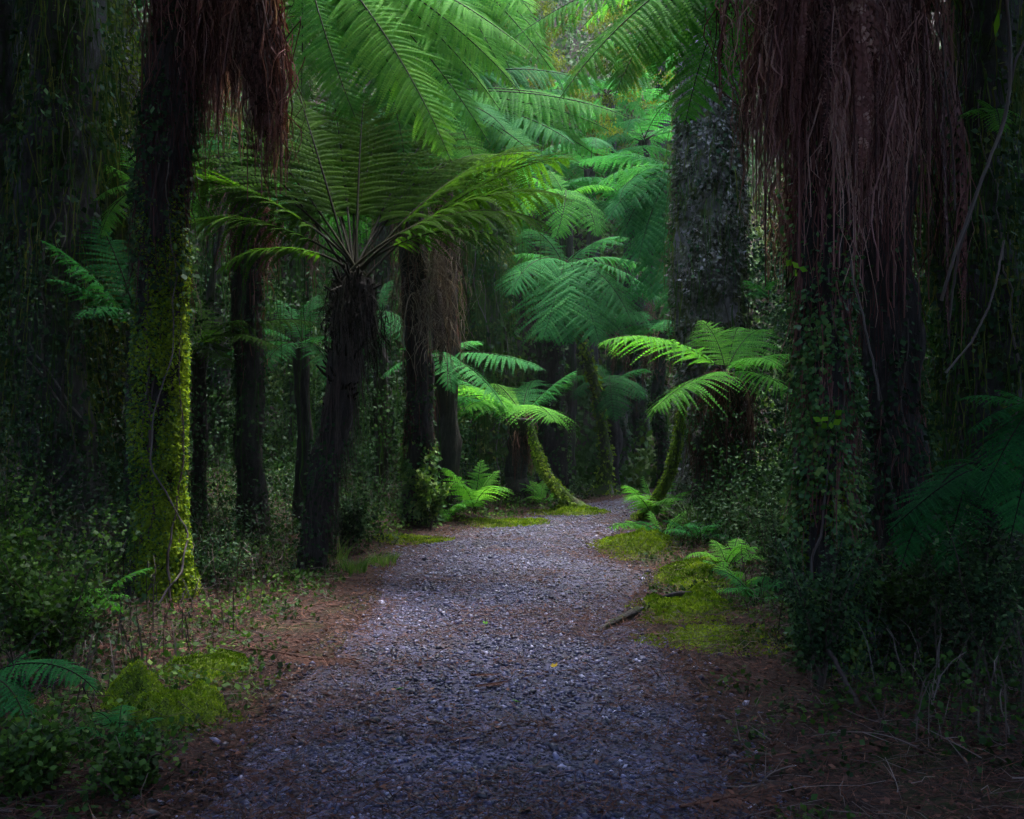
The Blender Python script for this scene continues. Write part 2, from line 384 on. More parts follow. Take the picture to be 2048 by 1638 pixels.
def gravel():
    N = 72000
    y = 3.1 + (15.0-3.1)*rng.random(N*3)**1.6
    x = pl(y) - 0.35 + (pr_(y) - pl(y) + 0.7)*rng.random(N*3)
    s = side(x, y) + 0.12*fbm(x*3, y*3, 2)
    keep = (s < 0) | (rng.random(N*3) < np.exp(-np.maximum(s, 0)*9)*0.8)
    dens = 0.5 + 0.9*fbm(x*1.1, y*1.1, 20) + 0.5
    keep &= rng.random(N*3) < np.clip(dens, 0.25, 1)
    x, y = x[keep][:N], y[keep][:N]; n = len(x)
    r = np.clip(rng.lognormal(math.log(0.0066), 0.48, n), 0.003, 0.028) * (0.85 + 0.03*y)
    base = nrm(np.array([[1,0,0],[-1,0,0],[0,1,0],[0,-1,0],[0,0,1],[0,0,-1.],[.75,.75,.2],[-.75,.75,.1],[-.75,-.75,.2],[.75,-.75,.1]]))
    tri = np.array([[4,0,6],[4,6,2],[4,2,7],[4,7,1],[4,1,8],[4,8,3],[4,3,9],[4,9,0],[5,6,0],[5,2,6],[5,7,2],[5,1,7],[5,8,1],[5,3,8],[5,9,3],[5,0,9]])
    th = rng.random(n)*6.283; c, s_ = np.cos(th), np.sin(th)
    sx, sy, sz = r*rng.uniform(0.9, 1.4, n), r*rng.uniform(0.75, 1.05, n), r*rng.uniform(0.5, 0.85, n)
    B = base[None]*(1 + rng.normal(0, 0.14, (n, 10, 1)))
    lx, ly, lz = B[..., 0]*sx[:, None], B[..., 1]*sy[:, None], B[..., 2]*sz[:, None]
    tlt = rng.normal(0, 0.3, n)[:, None]
    V = np.stack([x[:, None] + lx*c[:, None] - ly*s_[:, None], y[:, None] + lx*s_[:, None] + ly*c[:, None],
                  (pz(x, y) + sz*0.25)[:, None] + lz + lx*tlt], -1)
    tint = np.clip(rng.beta(1.2, 1.9, n) + 0.25*fbm(x*0.9, y*0.9, 8) + (rng.random(n) < 0.035)*0.4, 0, 1)  # a few pebbles tinted pale as sparkle, the glint put into the colour
    mb = MB(); mb.add(V.reshape(-1, 3), (tri[None] + 10*np.arange(n)[:, None, None]).reshape(-1, 3), np.repeat(tint, 10))
    o = mb.build('gravel', M['pebble'], kind='stuff')
    o['label'] = 'loose blue grey gravel covering the path'; o['category'] = 'gravel'
gravel()

# ------------------------------------------------------------------ plant builders
def frond_mesh(mb, curve, az, Wd, npin=26, npl=16, stipe=0.12, droop=0.25, roll=0.0, mat=0, stalk=1, peak=0.4, thick=None, tint=0.5, smb=None, fwd=0.35, sep=1.0):
    n = len(curve)
    thick = thick or min(0.012, 0.0055*np.linalg.norm(np.diff(curve, axis=0), axis=1).sum())
    T = nrm(np.gradient(curve, axis=0))
    S0 = np.array([math.sin(az), -math.cos(az), 0.0])
    s = np.linspace(0, 1, n)
    seg = np.linalg.norm(np.diff(curve, axis=0), axis=1); arc = np.concatenate([[0], np.cumsum(seg)]); Ltot = arc[-1]
    tube(smb or mb, curve, thick*(1 - 0.85*s) + 0.0012, 5, tint=0.3 + 0.5*rng.random(), mat=0 if smb else stalk, cap=False)
    u = stipe + (1 - stipe)*(np.arange(npin) + 0.5)/npin
    u = np.concatenate([u, u + 0.25/npin]); sg = np.concatenate([np.ones(npin), -np.ones(npin)]); u = np.clip(u, 0, 0.995)
    pos = np.stack([np.interp(u*Ltot, arc, curve[:, k]) for k in range(3)], 1)
    tan = nrm(np.stack([np.interp(u*Ltot, arc, T[:, k]) for k in range(3)], 1))
    Sd = nrm(S0[None] - tan*(tan @ S0)[:, None]); Nn = np.cross(Sd, tan)
    Nn = Nn*np.sign(np.where(abs(Nn[:, 2:3]) > 1e-3, Nn[:, 2:3], 1)) if False else Nn
    cr, sr = math.cos(roll), math.sin(roll)
    Sd, Nn = Sd*cr + Nn*sr, Nn*cr - Sd*sr
    v = (u - stipe)/(1 - stipe)
    prof = np.where(v < peak, 0.35 + 0.65*np.sin(np.clip(v/peak, 0, 1)*np.pi/2)**0.9, np.clip(1 - ((v - peak)/(1 - peak))**1.5, 0.02, 1))
    ln = Wd*prof*(1 + rng.normal(0, 0.09, len(u)))*np.where(rng.random(len(u)) < 0.025, 0.35, 1.0)
    ang = fwd + 0.45*v**2 + rng.normal(0, 0.075, len(u)) + 0.12*np.sin(v*9 + rng.uniform(0, 6))
    ax = nrm(Sd*(sg*np.cos(ang))[:, None] + tan*np.sin(ang)[:, None])
    dr = droop*(1 + rng.normal(0, 0.4, len(u)))
    pitch = (1 - stipe)*Ltot/npin
    # pinna midrib points
    q = (np.arange(npl) + 0.5)/npl
    Q = q[None, :, None]
    mid = pos[:, None] + ax[:, None]*(ln[:, None, None]*Q) - Nn[:, None]*(dr[:, None, None]*ln[:, None, None]*Q**2) - UP*(0.12*ln[:, None, None]*Q**2)
    ptan = nrm(ax[:, None] - Nn[:, None]*(2*dr[:, None, None]*Q) - UP*0.24*Q)
    pw = nrm(np.cross(Nn[:, None] + 0*ptan, ptan))
    pn = np.cross(ptan, pw)
    pll = np.minimum(pitch*0.60*sep, ln*0.35)[:, None]*(np.clip(1.08 - q**2.2, 0.1, 1))[None]*np.ones_like(ln)[:, None]
    tt = np.clip(tint + 0.12*rng.normal(size=(len(u), 1)) + 0.10*rng.normal(size=(len(u), npl)), 0, 1)
    for e in (1, -1):
        b = nrm(pw*e*0.88 + ptan*0.42 - pn*0.22 + 0.06*rng.normal(size=pw.shape))
        wd = (ln[:, None]/npl*0.56)*np.ones((1, npl))
        kites(mb, mid.reshape(-1, 3), b.reshape(-1, 3), nrm(ptan - b*(ptan*b).sum(-1, keepdims=True)).reshape(-1, 3),
              pll.reshape(-1), wd.reshape(-1), tt.reshape(-1), mat, bend=0.10, mid=0.35)
    # thin midribs
    e0 = pos; e1 = mid[:, npl//2]; e2 = mid[:, -1]
    wv = pw[:, 0]*(0.0035 + 0.05*thick)
    V = np.stack([e0 - wv, e0 + wv, e1 + wv*0.8, e1 - wv*0.8, e2 + wv*0.2, e2 - wv*0.2], 1)
    nn = len(u); k = np.arange(nn)[:, None]*6
    mb.add(V.reshape(-1, 3), np.concatenate([k + [0, 1, 2, 3], k + [3, 2, 4, 5]], 0), 0.55, mat)

def frond_curve(C, tip, rise, out=0.0, n=22):
    C, tip = np.asarray(C, float), np.asarray(tip, float)
    d = tip - C; L = np.linalg.norm(d)
    lat = nrm(np.cross(d, UP)[None])[0]*L*rng.normal(0, 0.07)
    c1 = C + d*0.30 + UP*rise*L*0.9 + lat*0.6
    c2 = C + d*0.78 + UP*rise*L*0.75 + lat
    return bez([C, c1, c2, tip], n), math.atan2(d[1], d[0]), L

def frond_az(C, az, e0, bend, L, n=22, curl=1.3):
    s = np.linspace(0, 1, n)
    el = np.radians(e0 - bend*s**curl)
    d = np.stack([np.cos(el)*math.cos(az), np.cos(el)*math.sin(az), np.sin(el)], 1)*L/(n-1)
    return np.asarray(C) + np.concatenate([[[0, 0, 0]], np.cumsum(d[:-1], 0)])

def add_frond(root, C, tip=None, rise=0.18, mat='frond', Wd=None, npin=26, npl=14, split=True, curve=None, az=None, tint=0.5, **kw):
    if curve is None:
        curve, az, L = frond_curve(C, tip, rise)
    else:
        L = np.linalg.norm(np.diff(curve, axis=0), axis=1).sum()
    Wd = Wd or 0.27*L
    mb = MB(); sm = MB() if split else None
    frond_mesh(mb, curve, az, Wd, npin, npl, smb=sm, tint=tint, **kw)
    o = mb.build('frond', [M[mat], M['stalk']], root)
    if split: sm.build('stalk', M['stalk'], o)
    return o

def trunk_tube(root, pts, r0, r1, mat='fern_trunk', name='trunk', rough=0.26, flute=0.26, n=60, segs=26, flare=0.0, freq=7):
    c = spline(pts, n); s = np.linspace(0, 1, n)
    rad = (r0 + (r1 - r0)*s)*(1 + 0.22*fbm(s*9, c[0, 0]*7.3, 1.7)) + flare*1.5*np.exp(-s*18)
    wob = np.stack([fbm(s*5, c[0, 0]*3.1, 2.2), fbm(s*5, c[0, 0]*3.1, 8.8), 0*s], 1)*np.minimum(1, s*6)[:, None]*np.minimum(1, (1-s)*6)[:, None]
    c = c + wob*0.55*r0
    mb = MB(); tube(mb, c, rad, segs, rough, freq, flute=flute)
    mb.build(name, M[mat], root)
    return c, rad

def on_trunk(c, rad, n, s0=0.0, s1=1.0, th=None):
    s = rng.uniform(s0, s1, n)
    i = s*(len(c)-1); i0 = np.minimum(i.astype(int), len(c)-2); f = (i - i0)[:, None]
    p = c[i0]*(1-f) + c[i0+1]*f; r = np.interp(s, np.linspace(0, 1, len(c)), rad)
    t = rng.uniform(0, 2*np.pi, n) if th is None else th
    nv = np.stack([np.cos(t), np.sin(t), 0*t], 1)
    return p, nv, r, s

def climbing(root, c, rad, n, size, s0=0, s1=1, mat='ivy', name='climbing_leaves', off=(0.95, 1.35), th=None, tint=(0.1, 0.85), down=0.8, aspect=0.42):
    p, nv, r, s = on_trunk(c, rad, n, s0, s1, th)
    dens = fbm(p[:, 0]*4 + nv[:, 0]*1.5, p[:, 2]*3.0, nv[:, 1]*1.5 + p[:, 1])
    k = dens > -0.18 + rng.normal(0, 0.12, n)*1.0
    k &= rng.random(n) < np.clip((s1 - s + 0.03)/(0.35*(s1 - s0)), 0, 1)**1.5
    p, nv, r, dens = p[k], nv[k], r[k], dens[k]; n = len(p)
    if n == 0: return
    pos = p + nv*(r*rng.uniform(off[0], off[1], n))[:, None]
    a = nrm(nv*rng.uniform(0.1, 0.9, (n, 1)) + np.array([0, 0, -down]) + 0.6*rng.normal(size=(n, 3)))
    b = nrm(np.cross(a, nv + 0.4*rng.normal(size=(n, 3))))
    L = size*rng.uniform(0.5, 1.5, n)
    tt = np.clip(tint[0] + (tint[1]-tint[0])*(0.45 + 0.9*dens + rng.normal(0, 0.22, n)), 0, 1)
    mb = MB(); kites(mb, pos, a, b, L, L*aspect, tt, bend=0.2)
    mb.build(name, M[mat], root, kind='stuff')

def climber_stems(root, c, rad, k, s1=0.8, mat='twig', name='climber_stem'):
    for q in range(k):
        m = 40; ss = np.linspace(0.01, s1*rng.uniform(0.5, 1), m)
        th = -np.pi/2 + rng.normal(0, 0.9) + 0.7*fbm(ss*7, q*3.7, 2.2)*2
        pp = np.stack([np.interp(ss, np.linspace(0, 1, len(c)), c[:, e]) for e in range(3)], 1); rr = np.interp(ss, np.linspace(0, 1, len(c)), rad)
        cv = pp + np.stack([np.cos(th), np.sin(th), 0*th], 1)*(rr*rng.uniform(1.05, 1.3))[:, None]
        mb = MB(); tube(mb, cv, np.linspace(rng.uniform(0.008, 0.018), 0.004, m), 6, 0.2, 20, tint=rng.uniform(0.2, 0.8))
        mb.build(name, M[mat], root)

def fibres(root, c, rad, n, length, s0, s1, mat='dead', name='root_fibres', off=(0.9, 1.25), wdt=0.004, tint=(0.1, 0.7)):
    p, nv, r, s = on_trunk(c, rad, n, s0, s1)
    m = 5
    pos = p + nv*(r*rng.uniform(off[0], off[1], n))[:, None]
    L = length*rng.uniform(0.4, 1.3, n)
    k = np.linspace(0, 1, m)[None, :, None]
    dr = np.stack([rng.normal(0, 0.10, n), rng.normal(0, 0.10, n), -np.ones(n)], 1)
    cur = pos[:, None] + dr[:, None]*L[:, None, None]*k + rng.normal(0, 0.008, (n, m, 3)) + nv[:, None]*(0.05*L[:, None, None]*k**2)
    ribbons(cur, wdt, tint, root, name, mat)

def ribbons(cur, wdt, tint, root, name, mat, mb=None, build=True):
    n, m = cur.shape[:2]
    sd = nrm(np.stack([rng.normal(0, 1, n), rng.normal(0, 0.35, n), np.zeros(n)], 1))[:, None]
    w_ = (wdt*rng.uniform(0.5, 1.5, n))[:, None, None]*np.linspace(1, 0.35, m)[None, :, None]
    V = np.stack([cur - sd*w_, cur + sd*w_], 2).reshape(-1, 3)
    idx = np.arange(n*m*2).reshape(n, m, 2)
    Fq = np.stack([idx[:, :-1, 0], idx[:, :-1, 1], idx[:, 1:, 1], idx[:, 1:, 0]], -1).reshape(-1, 4)
    t = np.clip(rng.uniform(tint[0], tint[1], n), 0, 1)
    mb = mb or MB(); mb.add(V, Fq, np.repeat(t, m*2))
    if build: mb.build(name, M[mat], root, kind='stuff' if name != 'dead_frond' else None)

def skirt(root, top, n, r_in, r_out, length, strands=22, wdt=0.0045, spread=0.10, az=None, lenfn=None, tint=(0.05, 0.9), mat='dead', flare=0.0):
    """dead fronds hanging round a fern trunk: each a stalk with collapsed leaflets"""
    top0 = np.asarray(top, float)
    for q in range(n):
        top = top0 + UP*rng.uniform(-0.32, 0.12)*length
        a = rng.uniform(0, 2*np.pi) if az is None else rng.uniform(*az)
        R = rng.uniform(r_in, r_out); L = length*rng.uniform(0.45, 1.1)
        if lenfn is not None: L = lenfn(a, R)*rng.uniform(0.8, 1.08)
        ca, sa = math.cos(a), math.sin(a)
        out = np.array([ca, sa, 0]); tn = np.array([-sa, ca, 0])
        end = top + out*R*(1 + flare) + np.array([0, 0, -L])
        cv = bez([top + out*0.06, top + out*R*0.8 + UP*0.03*length, top + out*R*1.1 - UP*L*0.3, end + out*0.02], 14)
        mb = MB()
        if rng.random() < 0.15:
            cv2 = cv + np.cumsum(rng.normal(0, 0.012, cv.shape), 0)*np.array([1, 1, 0.2])
            frond_mesh(mb, cv2, a + rng.normal(0, 0.5), L*rng.uniform(0.08, 0.14), 26, 5, 0.2, rng.uniform(0.0, 0.5), rng.uniform(-1, 1), 0, 0, 0.35, 0.009,
                       rng.uniform(tint[0]*0.6 + 0.05, tint[1]*0.7), fwd=rng.uniform(0.8, 1.15), sep=0.7)
        else: tube(mb, cv, np.linspace(0.011, 0.004, 14), 5, tint=rng.uniform(0.2, 0.8), cap=False)
        m = 9
        i0 = rng.uniform(0.15, 0.75, strands); sl = L*rng.uniform(0.25, 0.6, strands)
        st = np.stack([np.interp(i0*13, np.arange(14), cv[:, k]) for k in range(3)], 1)
        jit = (tn[None]*rng.normal(0, spread, (strands, 1)) + out[None]*rng.normal(0, spread*0.5, (strands, 1)))
        k = np.linspace(0, 1, m)[None, :, None]
        sway = rng.normal(0, 0.065, (strands, 1, 3))*np.sin(k*3.0 + rng.uniform(0, 6, (strands, 1, 1))) + rng.normal(0, 0.006, (strands, m, 3)) + rng.normal(0, 0.022, (strands, 1, 3))*np.sin(k*9.0 + rng.uniform(0, 6, (strands, 1, 1)))
        cur = st[:, None] + jit[:, None]*np.minimum(1, k*4)**0.7 - UP*(sl[:, None, None]*k) + sway + jit[:, None]*k*0.35*rng.normal(0.3, 1, (strands, 1, 1))
        mean = tint[0] + (tint[1] - tint[0])*(rng.uniform(0.0, 0.2) if rng.random() < 0.4 else rng.uniform(0.35, 0.95))  # dark and bright tints paint in the shaded gaps and lit strands
        ribbons(cur, wdt, (max(tint[0], mean-0.2), min(tint[1], mean+0.25)), root, 'dead_frond', mat, mb, False)
        mb.build('dead_frond', M[mat], root)

def fern(label, C, tips, base=None, name='fern', mat='frond', rise=0.18, npin=24, npl=12, Wf=0.27, cat='fern', trunk=None, group=None, split=True, tintr=(0.3, 0.7), **kw):
    """tips: list of (px, py, d[, rise[, width factor]])"""
    C = np.asarray(C, float)
    root = thing(name, label, cat, base if base is not None else (C[0], C[1], gz(C[0], C[1])), group)
    for t in tips:
        tip = P(*t[:3]); L = np.linalg.norm(tip - C)
        add_frond(root, C + rng.normal(0, 0.025, 3), tip, t[3] if len(t) > 3 else rise, mat, (t[4] if len(t) > 4 else Wf)*L, npin, npl, split,
                  tint=rng.uniform(*tintr), roll=rng.normal(0, 0.15), **kw)
    return root

def crown_fill(root, C, n, e0=(20, 60), bend=(60, 110), L=(1.4, 2.0), azr=(0, 6.283), mat='frond', npin=20, npl=9, Wf=0.26, tintr=(0.3, 0.7), **kw):
    for q in range(n):
        az = azr[0] + (azr[1]-azr[0])*(q + rng.uniform(0.1, 0.9))/n
        LL = rng.uniform(*L)
        cv = frond_az(np.asarray(C) + rng.normal(0, 0.03, 3), az, rng.uniform(*e0), rng.uniform(*bend), LL)
        add_frond(root, None, mat=mat, Wd=Wf*LL, npin=npin, npl=npl, curve=cv, az=az, split=False, tint=rng.uniform(*tintr), roll=rng.normal(0, 0.12), **kw)

def on_ground(px, py, d):
    p = P(px, py, d); return np.array([p[0], p[1], float(gz(p[0], p[1]))])

# ------------------------------------------------------------------ the near tree fern at the right
def tree_right_near():
    base = on_ground(1690, 1330, 5.8); top = P(1655, -190, 5.9)
    root = thing('tree_fern', 'huge tree fern with long reddish brown hanging skirt, ivied trunk, close on the right', 'tree fern', base)
    c, r = trunk_tube(root, [base - UP*0.1, P(1668, 1100, 5.8), P(1650, 800, 5.8), P(1640, 500, 5.85), top], 0.15, 0.13, flare=0.06)
    climbing(root, c, r, 19000, 0.032, 0.0, 0.85, off=(0.95, 1.7), tint=(0.15, 1.0))
    climbing(root, c, r, 8000, 0.026, 0.0, 0.5, 'ivy_moss', 'moss', (0.95, 1.2))
    fibres(root, c, r, 900, 0.5, 0.35, 0.95)
    climber_stems(root, c, r, 6)
    def lf(a, R):
        x = math.cos(a)*R
        return 1.4 + (0.35 if abs(x) < 0.3 else 0.0) - 0.5*max(0, -x - 0.35)/0.3 + 0.25*math.sin(a*5)
    skirt(root, top, 120, 0.12, 0.74, 2.3, 26, 0.0045, 0.05, lenfn=lf, tint=(0.15, 1.0))
    crown_fill(root, top + UP*0.05, 9, (35, 65), (60, 90), (1.8, 2.4), azr=(-1.6, 1.5), mat='frond', npin=20, npl=9)
tree_right_near()

def tree_right_second():
    base = on_ground(1800, 1290, 6.9); top = P(1765, -160, 7.0)
    root = thing('tree_fern', 'dark tree fern trunk standing just behind the great skirted fern, at its right', 'tree fern', base)
    c, r = trunk_tube(root, [base - UP*0.1, P(1790, 1000, 6.9), P(1775, 600, 6.9), top], 0.2, 0.15, flare=0.08)
    climbing(root, c, r, 6500, 0.04, 0.0, 0.8, 'dark_leaf', off=(0.95, 1.6))
    fibres(root, c, r, 700, 0.5, 0.2, 0.95)
    climber_stems(root, c, r, 6)
    skirt(root, top, 40, 0.15, 0.6, 2.5, 22, 0.005, 0.08)
    crown_fill(root, top + UP*0.05, 9, (35, 65), (60, 90), (1.8, 2.3), mat='frond_olive', npin=18, npl=8)
tree_right_second()

# ------------------------------------------------------------------ the ivied tree fern at the left
def tree_left_near():
    base = on_ground(325, 1190, 7.6); top = P(385, -170, 7.7)
    root = thing('tree_fern', 'straight tree fern with bright mossy ivied lower trunk beside the left bank', 'tree fern', base)
    c, r = trunk_tube(root, [base - UP*0.1, P(322, 1000, 7.6), P(322, 700, 7.6), P(330, 400, 7.6), P(350, 150, 7.65), top], 0.19, 0.17, flare=0.05)
    n = len(c)
    climbing(root, c, r, 20000, 0.03, 0.0, 0.66, off=(0.97, 1.15), tint=(0.3, 1.0))
    th = rng.normal(-0.75, 0.8, 24000)
    climbing(root, c, r, 24000, 0.022, 0.0, 0.62, 'moss_lime', 'moss', (1.02, 1.24), th, (0.25, 1.0))  # real moss, its lime brightened to make up for the little light here
    climbing(root, c, r, 5000, 0.03, 0.5, 1.0, 'dark_leaf', 'dark_leaves', (0.97, 1.35))
    climbing(root, c, r, 900, 0.05, 0.45, 0.8, 'dark_leaf', 'small_leaves', (1.0, 1.5))
    fibres(root, c, r, 900, 0.45, 0.5, 0.98, tint=(0.0, 0.35))
    climber_stems(root, c, r, 6)
    def lf(a, R): return 1.35 + (0.25 if math.cos(a) > 0.6 else 0) + rng.normal(0, 0.1)
    skirt(root, top, 60, 0.15, 0.42, 1.5, 24, 0.006, 0.05, lenfn=lf, tint=(0.2, 1.0))
    skirt(root, top + np.array([0.22, 0, 0.0]), 40, 0.25, 0.52, 1.6, 24, 0.006, 0.06, az=(-0.5, 0.5), lenfn=lambda a, R: 1.75)
    crown_fill(root, top + UP*0.05, 8, (40, 65), (55, 85), (1.8, 2.4), azr=(1.9, 5.0), npin=18, npl=8)
tree_left_near()

# ------------------------------------------------------------------ the dark vase-shaped tree fern in the middle
def fern_dark():
    base = on_ground(618, 1125, 9.0); C = P(712, 548, 8.95)
    root = thing('tree_fern', 'dark tree fern with vase of arching black stalked fronds left of the path', 'tree fern', base)
    c, r = trunk_tube(root, [base - UP*0.1, P(640, 1000, 9), P(672, 850, 9), P(695, 700, 8.98), P(706, 600, 8.95), C - UP*0.02], 0.085, 0.165, rough=0.28, flare=0.10)
    fibres(root, c, r, 900, 0.5, 0.1, 1.0, 'twig', tint=(0.0, 0.4))
    skirt(root, C - UP*0.05, 34, 0.12, 0.3, 0.8, 14, 0.005, 0.06, tint=(0.0, 0.6), mat='stalk')  # dead fronds coloured near-black, the fern's silhouette put into the colour
    climbing(root, c, r, 1600, 0.035, 0.0, 0.45, 'dark_leaf', off=(0.95, 1.5))
    p, nv, rr, s_ = on_trunk(c, r, 150, 0.45, 1.0)
    mb = MB()
    for q in range(150):
        b0 = p[q] + nv[q]*rr[q]*0.85; e0 = b0 + nv[q]*rng.uniform(0.05, 0.14) + UP*rng.uniform(-0.02, 0.16)
        tube(mb, [b0, (b0+e0)/2 - UP*0.015, e0], [0.018, 0.014, 0.008], 5, tint=rng.uniform(0, 0.4))
    mb.build('frond_stubs', M['stalk'], root, kind='stuff')
    tips = [(345, 455, 8.8, .24), (330, 380, 9.2, .24), (355, 320, 9.4, .22), (410, 265, 9.6, .20), (470, 230, 9.9, .16), (540, 195, 10.0, .14), (600, 190, 9.6, .15), (660, 170, 10.4, .12), (730, 185, 10.0, .13), (800, 200, 10.3, .13),
            (880, 260, 10.4, .18), (930, 330, 10.9, .20), (990, 310, 10.5, .20), (1060, 315, 10.0, .22), (1145, 318, 9.7, .17), (1135, 400, 9.2, .22), (1100, 455, 8.9, .26), (1030, 495, 8.6, .28), (430, 545, 8.6, .30), (540, 200, 10.6, .16), (840, 230, 10.8, .16)]
    for t in tips:
        tip = P(*t[:3]); L = np.linalg.norm(tip - C)
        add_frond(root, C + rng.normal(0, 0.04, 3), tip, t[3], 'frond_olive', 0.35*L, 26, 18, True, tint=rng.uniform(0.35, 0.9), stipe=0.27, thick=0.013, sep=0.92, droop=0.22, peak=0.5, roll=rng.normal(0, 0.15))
fern_dark()

# ------------------------------------------------------------------ tall tree ferns whose fronds fill the top of the view
def fern_tall_left():
    base = on_ground(505, 1010, 10.6); C = P(600, -110, 10.6)
    root = thing('tree_fern', 'tall tree fern on thin dark trunk with bright fronds sweeping across the top', 'tree fern', base)
    c, r = trunk_tube(root, [base - UP*0.1, P(502, 800, 10.6), P(503, 500, 10.6), P(525, 250, 10.6), C - UP*0.05], 0.15, 0.14, flare=0.04)
    climbing(root, c, r, 2600, 0.04, 0.0, 0.6, 'dark_leaf', off=(0.95, 1.35))
    skirt(root, P(505, 400, 10.6), 22, 0.12, 0.3, 0.9, 20, 0.006, 0.06)
    fibres(root, c, r, 400, 0.4, 0.3, 0.95)
    tips = [(905, 330, 9.4, .16, .15), (1085, 130, 9.9, .14, .14), (1070, 15, 10.6, .10, .14), (940, 100, 10.2, .18, .15), (730, 280, 9.8, .18, .16), (600, 240, 9.9, .16, .17), (850, 220, 10.1, .16, .14), (980, 290, 9.8, .14, .13), (810, 330, 9.6, .18, .15), (1040, 185, 10.1, .14, .13), (660, 200, 10.2, .18, .18), (820, 75, 10.8, .16, .13), (900, 40, 11.0, .14, .12), (1000, 75, 10.8, .14, .12), (770, 180, 10.4, .17, .13), (900, 175, 10.6, .15, .12), (850, 275, 9.9, .16, .12),
            (470, 190, 9.9, .18, .22), (1000, 220, 10.2, .15, .16), (850, 30, 12, .2, .2), (680, 100, 12.4, .2, .2), (780, 120, 10.4, .2, .2)]
    for t in tips:
        tip = P(*t[:3]); L = np.linalg.norm(tip - C)
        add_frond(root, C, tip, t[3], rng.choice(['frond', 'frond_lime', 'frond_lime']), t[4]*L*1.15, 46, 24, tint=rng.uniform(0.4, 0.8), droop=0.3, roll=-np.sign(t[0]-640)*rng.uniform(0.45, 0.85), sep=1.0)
fern_tall_left()

def fern_mid():
    base = on_ground(842, 1060, 12.3); C = P(800, 205, 12.3)
    root = thing('tree_fern', 'slim tree fern with pinkish dead skirt halfway up and ivied foot beside the path', 'tree fern', base)
    c, r = trunk_tube(root, [base - UP*0.1, P(838, 900, 12.3), P(832, 700, 12.3), P(825, 500, 12.3), C - UP*0.05], 0.17, 0.13, flare=0.03)
    climbing(root, c, r, 3800, 0.05, 0.0, 0.28, 'ivy', off=(0.95, 1.6), tint=(0.2, 1.0))
    climbing(root, c, r, 1800, 0.04, 0.25, 0.55, 'dark_leaf', 'small_leaves', off=(0.95, 1.3))
    fibres(root, c, r, 500, 0.5, 0.3, 0.95)
    for zt, nn in ((400, 6), (480, 12), (550, 16)):
        skirt(root, P(838, zt, 12.25), nn, 0.15, 0.62, 1.3, 14, 0.0042, 0.17, tint=(0.4, 1.0), az=(-2.4, 0.6), mat='dead_pale')  # pinkish dead fronds, tint raised to paint in the light on them
    skirt(root, P(770, 280, 12.3), 14, 0.1, 0.3, 0.9, 20, 0.006, 0.06, tint=(0.3, 1.0), mat='dead_pale')
    tips = [(1120, 260, 11.4, .14, .16), (1040, 300, 11.0, .16, .16), (960, 320, 11.2, .18, .18), (1258, 236, 11.2, .13, .2), (1150, 290, 11.0, .14, .2), (1085, 330, 10.8, .16, .2), (1180, 215, 11.6, .14, .2), (1010, 260, 10.9, .16, .2), (1225, 265, 11.3, .12, .18), (1190, 310, 11.2, .14, .18), (930, 345, 10.9, .2, .2), (1090, 225, 12.0, .16, .19), (1110, 130, 13.0, .2, .2), (950, 90, 13.5, .22, .22), (640, 330, 11.3, .22, .24), (700, 420, 11.0, .3, .24),
            (580, 250, 11.8, .2, .24), (960, 400, 10.6, .3, .22), (1210, 185, 12.4, .2, .19), (860, 420, 10.5, .4, .24)]
    for t in tips:
        tip = P(*t[:3]); L = np.linalg.norm(tip - C)
        add_frond(root, C, tip, t[3], rng.choice(['frond', 'frond_cool']), t[4]*L*1.2, 42, 20, tint=rng.uniform(0.35, 0.75), droop=0.28, roll=-np.sign(t[0]-800)*rng.uniform(0.35, 0.7))
fern_mid()

def fern_tall_back():
    base = on_ground(892, 1000, 13.6); C = P(855, -95, 13.4)
    root = thing('tree_fern', 'tall tree fern hidden behind the pinkish skirt, fronds fanned along the top', 'tree fern', base)
    c, r = trunk_tube(root, [base - UP*0.1, P(890, 700, 13.6), P(880, 300, 13.5), C - UP*0.05], 0.15, 0.13)
    fibres(root, c, r, 300, 0.5, 0.3, 0.95)
    tips = [(1065, 28, 12.2, .12, .22), (1180, -20, 13.2, .12, .22), (935, 75, 11.8, .2, .24), (780, 80, 12.0, .2, .24), (1010, 150, 12.2, .15, .2), (1120, 165, 12.6, .14, .19), (690, 150, 12.2, .16, .22), (860, 150, 11.8, .25, .24), (620, 40, 13, .14, .24), (1090, 90, 12.6, .13, .16), (1000, 45, 12.6, .14, .16), (960, 200, 12.0, .17, .16), (1060, 215, 12.2, .14, .15), (780, 220, 12.0, .2, .18)]
    for t in tips:
        tip = P(*t[:3]); L = np.linalg.norm(tip - C)
        add_frond(root, C, tip, t[3], rng.choice(['frond', 'frond_lime']), t[4]*L*1.2, 42, 20, tint=rng.uniform(0.4, 0.8), droop=0.3, roll=-np.sign(t[0]-850)*rng.uniform(0.4, 0.8))
fern_tall_back()

